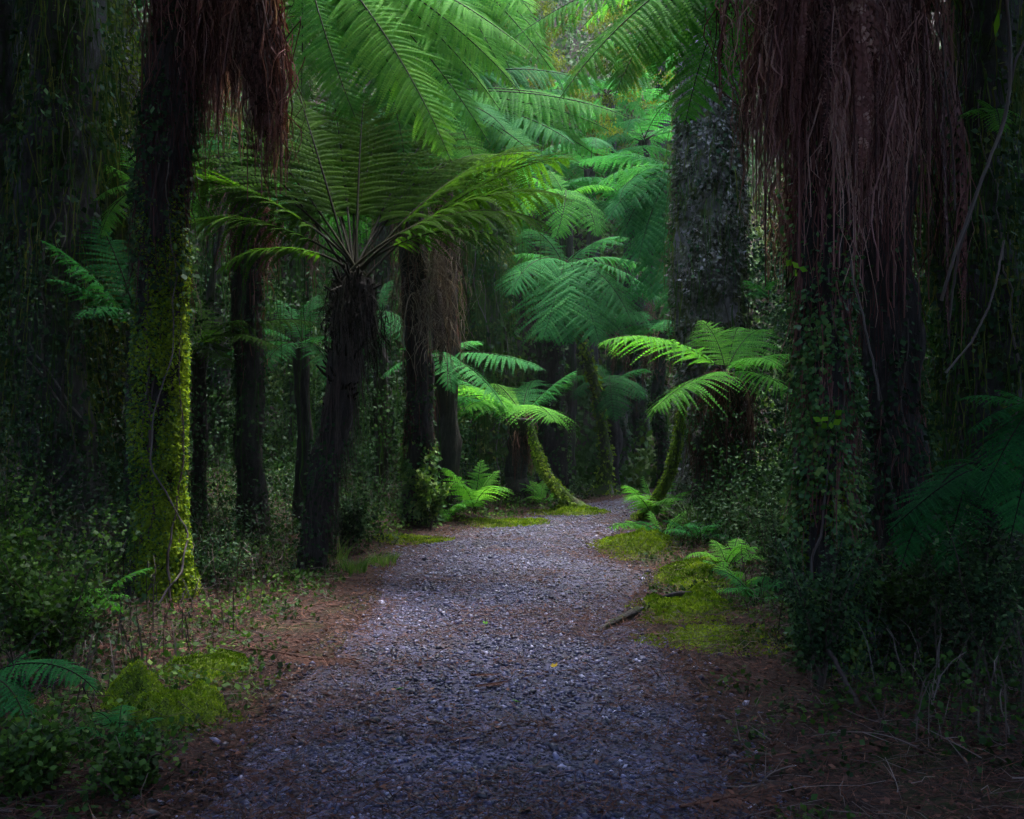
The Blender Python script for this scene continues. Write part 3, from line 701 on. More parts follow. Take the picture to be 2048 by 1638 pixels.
def fern_top_right():
    base = on_ground(1650, 1150, 9.6); C = P(1570, -110, 9.5)
    root = thing('tree_fern', 'tree fern behind the skirted trunk with fronds hanging in from the upper right', 'tree fern', base)
    c, r = trunk_tube(root, [base - UP*0.1, P(1650, 900, 9.6), P(1635, 500, 9.5), P(1600, 150, 9.5), C - UP*0.05], 0.19, 0.15, flare=0.05)
    climbing(root, c, r, 6000, 0.04, 0.0, 0.7, 'dark_leaf', off=(0.95, 1.7))
    fibres(root, c, r, 500, 0.6, 0.3, 0.95)
    skirt(root, P(1610, 340, 9.4), 24, 0.15, 0.35, 1.2, 20, 0.006, 0.07)
    tips = [(1118, 200, 8.7, .20, .24), (1030, 75, 9.2, .17, .22), (1000, -20, 9.8, .17, .22), (1230, 190, 8.5, .26, .25), (1370, 250, 8.4, .3, .27), (1160, 60, 10.6, .2, .24), (1300, 130, 8.7, .22, .27)]
    for t in tips:
        tip = P(*t[:3]); L = np.linalg.norm(tip - C)
        add_frond(root, C, tip, t[3], 'frond', t[4]*L*1.15, 44, 22, tint=rng.uniform(0.3, 0.65), droop=0.3, roll=rng.uniform(0.3, 0.7))
fern_top_right()

# ------------------------------------------------------------------ middle distance ferns
def fern_right_mid():
    base = on_ground(1430, 1060, 11.6); C = P(1452, 748, 11.3)
    root = thing('tree_fern', 'short stout tree fern spreading bright fronds over the right path edge', 'tree fern', base)
    c, r = trunk_tube(root, [base - UP*0.1, P(1432, 950, 11.5), P(1440, 850, 11.4), C - UP*0.05], 0.26, 0.22, rough=0.2, flare=0.08)
    climbing(root, c, r, 2500, 0.045, 0.0, 0.9, 'dark_leaf', off=(0.95, 1.35))
    fibres(root, c, r, 500, 0.5, 0.3, 1.0, tint=(0, 0.4))
    skirt(root, C, 22, 0.15, 0.4, 0.8, 16, 0.005, 0.06, tint=(0.0, 0.5))
    tips = [(1192, 690, 10.6, .22, .22), (1302, 825, 10.1, .14, .26), (1395, 640, 11.9, .16, .30), (1540, 660, 12.0, .22, .32), (1605, 715, 11.2, .2, .28), (1600, 800, 10.5, .22, .27), (1560, 735, 10.4, .25, .28), (1480, 655, 12.2, .2, .3)]
    for t in tips:
        tip = P(*t[:3]); L = np.linalg.norm(tip - C)
        add_frond(root, C, tip, t[3], 'frond' if t[0] > 1500 else 'frond_lime', t[4]*L*1.45, 30, 18, tint=rng.uniform(0.4, 0.7), droop=0.3, sep=0.9, roll=rng.normal(0, 0.12))
fern_right_mid()

def fern_centre():
    base = on_ground(1036, 1002, 15.3); C = P(1045, 832, 15.2)
    root = thing('tree_fern', 'small bright tree fern with square dark trunk at the bend of the path', 'tree fern', base)
    c, r = trunk_tube(root, [base - UP*0.1, P(1036, 930, 15.3), C - UP*0.04], 0.19, 0.17, rough=0.12)
    skirt(root, C, 14, 0.1, 0.25, 0.8, 14, 0.006, 0.05, tint=(0.1, 0.7))
    tips = [(856, 792, 14.2, .12), (862, 742, 14.8, .12), (905, 770, 13.8, .12), (1155, 740, 14.9, .10), (1112, 845, 13.6, .20), (985, 770, 16.4, .2), (930, 820, 13.8, .18), (1080, 760, 16.2, .2)]
    for t in tips:
        tip = P(*t[:3]); L = np.linalg.norm(tip - C)
        add_frond(root, C, tip, t[3], rng.choice(['frond_lime', 'frond_cool']), 0.42*L, 30, 15, tint=rng.uniform(0.5, 0.8), droop=0.3, roll=rng.normal(0, 0.12))
fern_centre()

def fern_hanging():
    base = on_ground(1105, 960, 17.6); C = P(1128, 532, 17.4)
    root = thing('tree_fern', 'umbrella shaped tree fern with broad drooping fronds above the bend', 'tree fern', base)
    c, r = trunk_tube(root, [base - UP*0.1, P(1105, 800, 17.6), P(1112, 650, 17.5), C - UP*0.05], 0.26, 0.2, flare=0.05)
    climbing(root, c, r, 1500, 0.07, 0.0, 0.7, 'dark_leaf')
    skirt(root, C, 20, 0.15, 0.4, 1.3, 16, 0.008, 0.07, tint=(0.0, 0.5))
    tips = [(1085, 680, 15.7, .30, .40), (1200, 688, 15.7, .32, .40), (1022, 590, 16.0, .3, .36), (1015, 515, 17.2, .2, .34), (1265, 650, 16.0, .3, .36), (1335, 610, 16.6, .24, .32), (1310, 545, 17.4, .2, .32),
            (1250, 480, 18.4, .2, .3), (1050, 460, 18.6, .2, .3), (1140, 690, 15.9, .3, .3)]
    for t in tips:
        tip = P(*t[:3]); L = np.linalg.norm(tip - C)
        add_frond(root, C, tip, t[3], 'frond_cool', t[4]*L*1.15, 36, 18, tint=rng.uniform(0.35, 0.6), droop=0.25, stipe=0.06, peak=0.5, roll=rng.normal(0, 0.1))
fern_hanging()

def fern_far_right():
    base = on_ground(1385, 1000, 16.0); C = P(1365, 350, 16.2)
    root = thing('tree_fern', 'pale tree fern peeping out left of the grey lichened trunk', 'tree fern', base)
    c, r = trunk_tube(root, [base - UP*0.1, P(1380, 700, 16.1), C - UP*0.05], 0.18, 0.15)
    skirt(root, C, 10, 0.15, 0.35, 1.2, 16, 0.008, 0.07)
    tips = [(1300, 600, 14.9, .3), (1245, 480, 15.2, .25), (1345, 640, 14.6, .3), (1215, 445, 15.0, .25), (1185, 375, 15.6, .22), (1230, 320, 16.6, .2), (1275, 530, 14.9, .3), (1335, 520, 14.8, .35), (1150, 330, 16.8, .2), (1240, 400, 15.0, .25), (1450, 480, 15, .3)]
    for t in tips:
        tip = P(*t[:3]); L = np.linalg.norm(tip - C)
        add_frond(root, C, tip, t[3], 'frond_cool', 0.32*L, 24, 12, tint=rng.uniform(0.35, 0.65), droop=0.3, roll=rng.normal(0, 0.12))
fern_far_right()

def more_ferns():
    g = gz
    def crowned(label, C, base, tips, r=0.12, **kw):
        f = fern(label, C, tips, base, name='tree_fern', cat='tree fern', **kw)
        trunk_tube(f, [base - UP*0.1, (base + C)/2 + np.array([0.04, 0, 0]), C - UP*0.03], r, r*0.9)
        return f
    crowned('tree fern with a few fronds showing behind the dark vase fern, above the bend', P(1130, 395, 18.6), on_ground(1136, 985, 18.8),
            [(1192, 474, 17.4, .3), (1040, 440, 17.4, .3), (1090, 340, 19.2, .2), (1230, 380, 18.6, .25), (1020, 350, 19, .2), (1110, 480, 17.2, .35)], 0.14, mat='frond', Wf=0.33)
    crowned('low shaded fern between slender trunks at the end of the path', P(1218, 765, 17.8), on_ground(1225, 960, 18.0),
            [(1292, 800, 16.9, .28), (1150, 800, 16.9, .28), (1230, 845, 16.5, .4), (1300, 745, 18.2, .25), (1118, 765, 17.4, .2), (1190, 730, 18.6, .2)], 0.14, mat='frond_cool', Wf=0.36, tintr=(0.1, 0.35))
    crowned('pale tree fern low behind the ivied slim trunk left of the bend', P(872, 715, 13.8), on_ground(880, 1000, 14.0),
            [(1095, 742, 13.0, .12), (1010, 815, 12.7, .22), (905, 790, 12.6, .35), (960, 690, 14.6, .2), (760, 760, 13.2, .25), (800, 700, 14.5, .2)], 0.11, mat='frond_cool', Wf=0.26, tintr=(0.5, 0.8))
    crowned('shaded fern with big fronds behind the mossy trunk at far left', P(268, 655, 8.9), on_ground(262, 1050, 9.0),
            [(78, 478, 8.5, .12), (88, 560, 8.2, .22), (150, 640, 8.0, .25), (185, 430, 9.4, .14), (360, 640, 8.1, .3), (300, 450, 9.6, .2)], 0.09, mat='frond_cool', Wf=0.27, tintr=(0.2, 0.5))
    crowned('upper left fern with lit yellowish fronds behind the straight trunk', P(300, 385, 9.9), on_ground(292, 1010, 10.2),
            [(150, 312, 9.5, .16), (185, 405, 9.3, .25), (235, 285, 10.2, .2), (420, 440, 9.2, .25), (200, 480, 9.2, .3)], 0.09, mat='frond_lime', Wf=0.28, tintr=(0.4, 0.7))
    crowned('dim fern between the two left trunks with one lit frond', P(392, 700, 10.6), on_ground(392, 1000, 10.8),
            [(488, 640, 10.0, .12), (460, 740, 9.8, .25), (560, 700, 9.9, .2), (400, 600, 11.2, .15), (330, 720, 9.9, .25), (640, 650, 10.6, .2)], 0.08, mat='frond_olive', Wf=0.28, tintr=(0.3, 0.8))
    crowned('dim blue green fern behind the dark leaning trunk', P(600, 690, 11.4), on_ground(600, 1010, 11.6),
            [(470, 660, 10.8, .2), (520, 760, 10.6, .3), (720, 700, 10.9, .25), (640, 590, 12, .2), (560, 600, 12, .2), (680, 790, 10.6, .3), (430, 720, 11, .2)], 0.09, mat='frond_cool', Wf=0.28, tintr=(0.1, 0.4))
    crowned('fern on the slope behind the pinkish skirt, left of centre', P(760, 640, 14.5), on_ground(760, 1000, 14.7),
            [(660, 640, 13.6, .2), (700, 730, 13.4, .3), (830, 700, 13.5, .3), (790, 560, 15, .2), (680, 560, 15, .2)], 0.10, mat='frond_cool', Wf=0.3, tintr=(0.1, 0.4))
    # ground ferns
    fern('small lit fern on the ground between trunks left of the bend', on_ground(948, 975, 13.3) + UP*0.06,
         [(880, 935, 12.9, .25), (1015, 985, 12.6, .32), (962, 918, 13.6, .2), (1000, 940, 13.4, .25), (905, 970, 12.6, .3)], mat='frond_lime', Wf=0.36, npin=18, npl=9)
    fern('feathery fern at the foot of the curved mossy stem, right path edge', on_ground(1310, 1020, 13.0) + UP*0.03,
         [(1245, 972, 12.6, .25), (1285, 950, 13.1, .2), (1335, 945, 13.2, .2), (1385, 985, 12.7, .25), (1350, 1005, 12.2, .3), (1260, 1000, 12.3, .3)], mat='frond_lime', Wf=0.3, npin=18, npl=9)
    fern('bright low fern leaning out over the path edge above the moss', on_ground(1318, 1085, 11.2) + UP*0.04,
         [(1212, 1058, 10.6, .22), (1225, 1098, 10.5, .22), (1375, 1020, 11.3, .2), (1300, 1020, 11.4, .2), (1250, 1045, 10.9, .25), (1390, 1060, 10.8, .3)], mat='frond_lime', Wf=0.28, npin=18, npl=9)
    fern('dark fern frond reaching over the lower left bank', on_ground(-70, 1440, 4.5) + UP*0.12,
         [(195, 1388, 4.2, .26), (90, 1300, 4.7, .3), (60, 1480, 4.0, .3), (-60, 1300, 4.6, .3)], mat='frond_cool', Wf=0.2, npin=26, npl=9, tintr=(0.1, 0.3))
    crowned('large dim fern leaning in at the right edge', P(2110, 830, 5.2), on_ground(2120, 1250, 5.3),
            [(1935, 870, 4.9, .2), (1960, 1000, 4.7, .3), (1985, 780, 5.3, .2), (2020, 1080, 4.6, .3), (1920, 800, 5.6, .2)], 0.08, mat='frond_cool', Wf=0.3, tintr=(0.15, 0.4))
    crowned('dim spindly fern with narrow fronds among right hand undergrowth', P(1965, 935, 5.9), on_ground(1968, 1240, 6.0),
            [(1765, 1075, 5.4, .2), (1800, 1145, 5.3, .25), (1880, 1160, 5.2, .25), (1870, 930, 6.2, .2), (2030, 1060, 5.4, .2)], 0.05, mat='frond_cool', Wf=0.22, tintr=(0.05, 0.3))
    fern('tiny tufted fern perched on the big right trunk', P(1535, 590, 7.6),
         [(1488, 560, 7.4, .15), (1500, 590, 7.3, .2), (1560, 560, 7.4, .2), (1525, 545, 7.7, .1)], mat='frond_cool', Wf=0.3, npin=14, npl=6, base=P(1535, 590, 7.6))
    fern('small epiphyte fern with strap leaves high on the far right trunk', P(1990, 225, 6.6),
         [(1915, 235, 6.4, .2), (2045, 235, 6.4, .2), (1950, 200, 6.6, .2), (2000, 270, 6.3, .2)], mat='frond_lime', Wf=0.3, npin=14, npl=6, base=P(1990, 225, 6.6), tintr=(0.2, 0.4))
more_ferns()

def slope_ferns():
    spots = [(1215, 190, 24, 'tree fern on the slope right of the top frond tips'), (1290, 280, 22.5, 'tree fern on the slope left of the grey trunk'), (1070, 250, 23.5, 'tree fern on the slope behind the long sweeping frond tips'),
             (1320, 120, 26, 'highest tree fern on the slope beside the grey trunk'), (1180, 340, 21.5, 'tree fern on the slope straight above the umbrella fern'), (990, 90, 25, 'tree fern on the slope left of the yellow moss bank'),
             (1260, 420, 20.5, 'low tree fern on the slope right of the umbrella fern'), (1010, 420, 20.8, 'low tree fern on the slope left of the umbrella fern'), (700, 330, 20, 'tree fern on the slope behind the vase fern stalks'),
             (600, 470, 17.5, 'dim tree fern seen under the vase fern at its left'), (430, 420, 16.5, 'dim tree fern in the gap between the two left trunks'), (880, 500, 18.5, 'dim tree fern behind the pinkish skirt')]
    for px, py, d, lab in spots:
        C = P(px, py, d); b = G(C[0], C[1])
        root = thing('tree_fern', lab, 'tree fern', b, 'tree ferns on the slope')
        trunk_tube(root, [b - UP*0.3, (b + C)/2 + np.array([0.08, 0, 0]), C], 0.15, 0.12)
        crown_fill(root, C, 11, (15, 50), (70, 120), (1.6, 2.5), mat='frond_cool' if px > 900 else 'frond', npin=26, npl=10, Wf=0.27, droop=0.3, tintr=(0.3, 0.8))
    edge = [(1340, 1100, 10.9, .5, 'small fern on the lime moss tongue'), (1400, 1110, 10.0, .55, 'small fern between the moss tongue and the grass clump'), (1480, 1190, 7.9, .4, 'small fern at the back edge of the bright moss cushion'), (900, 1062, 12.6, .5, 'small fern at the far left path edge by the moss strip'), (1450, 1150, 8.7, .55, 'small fern behind the moss mat on the right bank'), (1520, 1230, 7.2, .45, 'small fern on the right bank beside the ivied trunk'),
            (1090, 1000, 15.0, .6, 'small fern at the foot of the curved mossy root'), (150, 1250, 6.4, .6, 'small fern at the foot of the left bank shrubs'), (230, 1560, 4.2, .3, 'tiny fern in the lower left ground plants')]
    for px, py, d, L, lab in edge:
        b = on_ground(px, py, d)
        root = thing('small_fern', lab, 'fern', b, 'small ferns on the banks')
        crown_fill(root, b + UP*0.02, 8, (35, 70), (60, 110), (L*0.7, L*1.1), mat=['frond', 'frond_lime', 'frond_cool'][int(px) % 3], npin=20, npl=7, Wf=0.24)
def G(x, y): return np.array([x, y, float(gz(x, y))])
slope_ferns()

# ------------------------------------------------------------------ mossy curved stems, trunks and big trees
def stem(label, pts, r0, r1, mat='mossy_trunk', moss=0, msize=0.03, name='mossy_stem', cat='stem', mmat='ivy_moss'):
    root = thing(name, label, cat, pts[0])
    c, r = trunk_tube(root, pts, r0, r1, mat, 'stem', 0.4, 0.25, 36, 12, flare=r0*0.8)
    if moss:
        climbing(root, c, r, moss, msize, 0, 1, mmat, 'moss', (0.8, 1.7), tint=(0.1, 1.0))
        fibres(root, c, r, moss//10, 0.14, 0, 1, mmat, 'moss_threads', (0.8, 1.3), 0.005, (0.1, 0.8))
stem('curved moss covered stem sweeping to the ground right of the small tree fern', [on_ground(1165, 1005, 14.0), P(1130, 992, 14.1), P(1095, 950, 14.3), P(1075, 900, 14.6), P(1060, 845, 14.8)], 0.085, 0.05, moss=4200, msize=0.036)
stem('thin bow shaped yellow mossy stem right of the path', [on_ground(1280, 1012, 13.2), P(1318, 990, 12.8), P(1342, 940, 12.6), P(1355, 880, 12.5), P(1368, 800, 12.4)], 0.06, 0.04, moss=4200, msize=0.03)
stem('slender leaning mossy trunk behind the drooping fern', [on_ground(1205, 965, 17.0), P(1212, 900, 17), P(1200, 800, 17), P(1172, 700, 17), P(1150, 640, 17.2)], 0.09, 0.06, moss=1500, msize=0.06, name='slender_trunk', cat='tree')
stem('leaning dead pole left of the second left trunk', [on_ground(400, 1010, 11.2), P(405, 800, 11.2), P(418, 600, 11.2), P(445, 450, 11.3)], 0.05, 0.03, 'dark_bark', name='dead_pole', cat='pole')

def big_tree(label, pts, r0, r1, mat, crown, leaves=0, lmat='moss_grey', lsize=0.07, flare=0.15, extra=None, loff=(0.9, 1.35), name='forest_tree'):
    root = thing(name, label, 'tree', pts[0])
    c, r = trunk_tube(root, pts, r0, r1, mat, 'trunk', 0.22, 0.14, 60, 26, flare, 4)
    if leaves: climbing(root, c, r, leaves, lsize, 0, 1, lmat, 'moss', loff, tint=(0.0, 1.0), down=0.9, aspect=0.28)
    if label.startswith(('nearly', 'gloomy', 'yellow', 'broad', 'massive')): fibres(root, c, r, 1500, 0.55, 0.15, 1.0, 'slope_leaf', 'hanging_moss', (0.98, 1.5), 0.006, (0.1, 0.95))
    if extra: climber_stems(root, c, r, 5, 0.9)
    if extra: climbing(root, c, r, extra[0], extra[1], 0.1, 1, extra[2], 'climbing_leaves', (0.95, 1.5))
    top = c[-1]
    if crown:
        cen, rad, n, size = crown
        mb = MB()
        for b in range(4):
            e = np.asarray(cen[b % len(cen)]); q = top
            tube(mb, bez([q - UP*0.5, (q + e)/2 + UP*0.3, e], 10), np.linspace(r1*0.6, 0.05, 10), 8, 0.15)
        mb.build('limbs', M['dark_bark'], root)
        mb = MB(); blob_leaves(mb, cen, rad, n, size)  # unseen leaf mass, placed to shade below and leave a light gap
        mb.build('crown', M['canopy'], root, kind='stuff')
    return root

def clump(cx, cy, cz, R, h, k, seed):
    r = np.random.default_rng(seed)
    a = r.random(k)*6.283; q = R*np.sqrt(r.random(k))
    cen = np.stack([cx + q*np.cos(a), cy + q*np.sin(a), cz + r.uniform(-h, h, k)], 1)
    rad = np.stack([r.uniform(0.9, 1.6, k), r.uniform(0.9, 1.6, k), r.uniform(0.5, 0.9, k)], 1)
    return cen, rad

def G(x, y): return np.array([x, y, float(gz(x, y))])

def trees():
    # grey lichened trunk right of centre
    cc = clump(7.0, 17.0, 11.8, 3.4, 1.2, 26, 1)
    big_tree('broad grey lichen covered tree trunk right of centre behind the bright fern', [on_ground(1415, 1010, 13.6) - UP*0.1, P(1412, 800, 13.6), P(1408, 500, 13.6), P(1420, 250, 13.7), P(1440, 0, 13.9), np.array([3.6, 14.4, 9.2])],
             0.46, 0.34, 'grey_bark', (*cc, 7000, 0.42), 52000, 'moss_grey', 0.06, extra=(3500, 0.06, 'dark_leaf'), loff=(0.95, 1.3))
    # mossy trunk left of centre
    cc = clump(-3.4, 21.5, 13.5, 2.8, 1.2, 18, 2)
    big_tree('massive moss streaked tree trunk behind the pinkish skirt', [G(-0.45, 17.2) - UP*0.1, P(975, 700, 17.2), P(972, 450, 17.2), P(965, 150, 17.4), np.array([-0.9, 17.8, 11.5])],
             0.42, 0.36, 'mossy_trunk', (*cc, 5000, 0.45), 16000, 'slope_leaf', 0.08, extra=(2500, 0.08, 'dark_leaf'))
    # far left black trunk
    cc = clump(-6.0, 7.0, 8.3, 3.0, 1.0, 30, 3)
    big_tree('nearly black old tree trunk with hanging moss at the far left', [G(-4.4, 9.4) - UP*0.1, P(95, 700, 9.4), P(110, 350, 9.4), P(130, 100, 9.5), np.array([-4.3, 9.2, 7.2])],
             0.36, 0.3, 'dark_bark', (*cc, 4200, 0.42), 2500, 'slope_leaf', 0.06, extra=(3000, 0.06, 'dark_leaf'))
    # far right tree
    cc = clump(4.9, 6.2, 8.0, 3.2, 1.0, 30, 4)
    big_tree('gloomy forest tree behind the hanging vines at the right edge', [G(4.0, 8.0) - UP*0.1, P(1955, 700, 8), P(1945, 300, 8), np.array([4.1, 7.8, 6.9])],
             0.34, 0.28, 'dark_bark', (*cc, 4200, 0.42), 4000, 'slope_leaf', 0.05, extra=(5000, 0.06, 'dark_leaf'))
    cc = clump(-1.4, 2.6, 8.2, 3.9, 0.9, 34, 5)  # unseen crown added overhead to darken the near path
    big_tree('unseen tree behind the viewpoint on the left, added to shade the near path', [G(-3.6, -0.5), np.array([-3.5, -0.4, 3.0]), np.array([-3.0, 0.0, 7.2])], 0.35, 0.25, 'dark_bark', (*cc, 4200, 0.42))
    cc = clump(2.2, 2.6, 8.6, 3.9, 0.9, 34, 6)  # second added crown, widened to keep light off the near path
    big_tree('unseen tree behind the viewpoint on the right, added to shade the near path', [G(3.4, -1.5), np.array([3.3, -1.2, 3.0]), np.array([2.9, -0.6, 7.4])], 0.35, 0.25, 'dark_bark', (*cc, 4200, 0.42))
    cc = clump(-8.2, 14.5, 10.0, 3.6, 1.2, 30, 7)
    big_tree('yellow mossy old tree between the left trunks', [G(-4.45, 10.3), P(212, 600, 10.3), P(205, 250, 10.3), P(195, 0, 10.4), np.array([-5.0, 11.4, 8.8])], 0.30, 0.24, 'mossy_trunk', (*cc, 8000, 0.44), 9000, 'moss_grey', 0.05, extra=(9000, 0.04, 'moss_yellow'))
    cc = clump(-5.6, 10.6, 9.2, 2.4, 0.8, 22, 17)  # crown added here to darken the left edge
    big_tree('slender tree at far left, added so its crown darkens the left edge', [G(-5.9, 10.8), np.array([-5.8, 10.8, 4.0]), np.array([-5.7, 10.7, 8.4])], 0.22, 0.18, 'dark_bark', (*cc, 6000, 0.42), 2500, 'dark_leaf', 0.06)
    cc = clump(0.6, 6.0, 9.4, 2.3, 0.5, 20, 18)  # out of view crown added to cut the light on the near gravel
    big_tree('unseen tree added at the right, its crown shading the path from overhead', [G(5.6, 5.2), np.array([5.5, 5.2, 4.0]), np.array([4.6, 5.3, 8.2])], 0.26, 0.2, 'dark_bark', (*cc, 3600, 0.42), 2500, 'dark_leaf', 0.05)
    cc = clump(7.0, 12.0, 9.6, 3.6, 1.2, 30, 8)
    big_tree('dark forest tree back from the path at the right', [G(6.4, 12.0), np.array([6.4, 12.0, 5.0]), np.array([6.6, 12.0, 8.6])], 0.32, 0.24, 'dark_bark', (*cc, 8000, 0.44), 3000, 'dark_leaf', 0.07)
    # dim trunks standing at the end of the path
    for q, (px, y, rr, hh, lab) in enumerate([(1235, 19.5, 0.22, 2.9, 'dim trunk at the end of the path, left of two'), (1272, 20.3, 0.17, 3.3, 'dim trunk at the end of the path, right of two'),
                                      (1320, 18.6, 0.12, 3.0, 'thin dim trunk beside the bowed mossy stem'), (590, 15.5, 0.16, 4.2, 'thin dim trunk between the dark vase fern and second left trunk'),
                                      (760, 16.5, 0.2, 5.0, 'dim trunk in the gap left of the pinkish skirt'), (430, 14.0, 0.14, 4.6, 'thin dim trunk in the gap right of the mossy left trunk')]):
        x = (px - CX)/F*y
        b = G(x, y)
        root = thing('distant_trunk', lab, 'tree', b)
        c, r = trunk_tube(root, [b - UP*0.2, b + np.array([0.05, 0, hh*0.3]), b + np.array([-0.05, 0.1, hh*0.6]), b + np.array([0.1, 0.2, hh])], rr, rr*0.8, 'dark_bark', flare=0.05)
        climbing(root, c, r, 1800, 0.07, 0, 1, 'dark_leaf', off=(0.95, 1.4))
        skirt(root, b + np.array([0.1, 0.2, hh]), 8, 0.15, 0.4, hh*0.4, 14, 0.008, 0.08)
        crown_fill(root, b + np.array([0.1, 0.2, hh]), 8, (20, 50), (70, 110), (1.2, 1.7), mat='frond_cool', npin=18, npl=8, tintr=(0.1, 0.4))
trees()

# ------------------------------------------------------------------ slope foliage and side thickets (uncountable masses)
def slope():
    n = 130000
    y = rng.uniform(18.5, 34, n); x = rng.uniform(-14, 16, n)*(0.55 + y/60)
    z = gz(x, y)
    p = np.stack([x, y, z + np.abs(rng.normal(0, 0.35, n))*(0.4 + fbm(x*0.9, y*0.9, 4) + 0.4)], 1)
    a = nrm(rdir(n)*0.8 + np.array([0, -0.3, -0.9])); b = perp(a, rdir(n)*0.7 + np.array([0, -1.0, 0.3]))
    L = rng.uniform(0.07, 0.22, n)
    t = np.clip(0.40 + 0.6*fbm(x*0.6, y*0.6, z*0.6) + rng.normal(0, 0.11, n), 0, 1)
    mb = MB(); kites(mb, p, a, b, L, L*0.3, t, bend=0.15)
    o = mb.build('undergrowth', M['slope_leaf'], kind='stuff'); o['label'] = 'mossy leafy undergrowth covering the slope behind the path'; o['category'] = 'undergrowth'
    # bright yellow moss lumps on the slope, top centre
    cen = [P(1150, 60, 22.5), P(1090, 120, 22.2), P(1190, 130, 22.0), P(1230, 40, 23), P(1060, 30, 23.4), P(1240, 190, 21.8), P(1120, 180, 21.8)]
    cen = np.array(cen)[rng.integers(0, 7, 60)] + rng.normal(0, 1, (60, 3))*np.array([0.75, 0.3, 0.65])
    mb = MB(); blob_leaves(mb, cen, rng.uniform(0.1, 0.4, (60, 3)), 14000, 0.06, (0.0, 1.0), aspect=0.3, flat=1.4, shell=0.2)
    o = mb.build('moss_bank', M['moss_yellow'], kind='stuff'); o['label'] = 'sunlit yellow moss hanging on the bank at top centre'; o['category'] = 'moss'
    # thickets left and right, and unseen forest shutting out low sky light
    def thick(name, label, boxes, n, size, mat, aspect=0.42):
        mb = MB()
        for (x0, x1, y0, y1, z0, z1, q) in boxes:
            m = int(n*q)
            x = rng.uniform(x0, x1, m); y = rng.uniform(y0, y1, m); z = gz(x, y) + z0 + (z1-z0)*rng.random(m)**1.3
            k = fbm(x*1.3, y*1.3, z*1.3) > (0.03 if size < 0.3 else -0.06)
            k &= side(x, y) > 0.5
            x, y, z = x[k], y[k], z[k]; m = len(x)
            a = nrm(rdir(m) + np.array([0, 0, -0.6])); b = perp(a, rdir(m) + UP*0.5)
            L = size*rng.uniform(0.5, 1.5, m)*np.clip(y/14, 0.45, 1.1)*(1 if size < 0.3 else 1.0/np.clip(y/14, 0.45, 1.1))
            t = np.clip(0.32 + 0.8*fbm(x*0.8, y*0.8, z*0.8) + rng.normal(0, 0.2, m), 0, 0.8)
            kites(mb, np.stack([x, y, z], 1), a, b, L, L*aspect, t, bend=0.2)
        o = mb.build(name, M[mat], kind='stuff'); o['label'] = label; o['category'] = 'undergrowth'
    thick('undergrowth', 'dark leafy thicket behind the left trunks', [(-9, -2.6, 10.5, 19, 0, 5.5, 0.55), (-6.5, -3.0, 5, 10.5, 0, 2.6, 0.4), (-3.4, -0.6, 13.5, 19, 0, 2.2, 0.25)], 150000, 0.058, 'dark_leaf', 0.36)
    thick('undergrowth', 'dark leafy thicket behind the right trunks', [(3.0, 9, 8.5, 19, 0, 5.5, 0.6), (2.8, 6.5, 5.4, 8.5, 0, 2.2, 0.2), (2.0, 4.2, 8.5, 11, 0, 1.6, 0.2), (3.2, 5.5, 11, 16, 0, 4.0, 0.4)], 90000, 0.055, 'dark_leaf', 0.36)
    thick('forest_mass', 'unseen forest behind and beside the viewpoint, shutting out low side light', [(-14, 14, -9, -5, 0, 11, 0.4), (-13, -6.5, -6, 20, 0, 11, 0.3), (6.8, 13, -6, 20, 0, 11, 0.3)], 40000, 0.4, 'canopy')
slope()

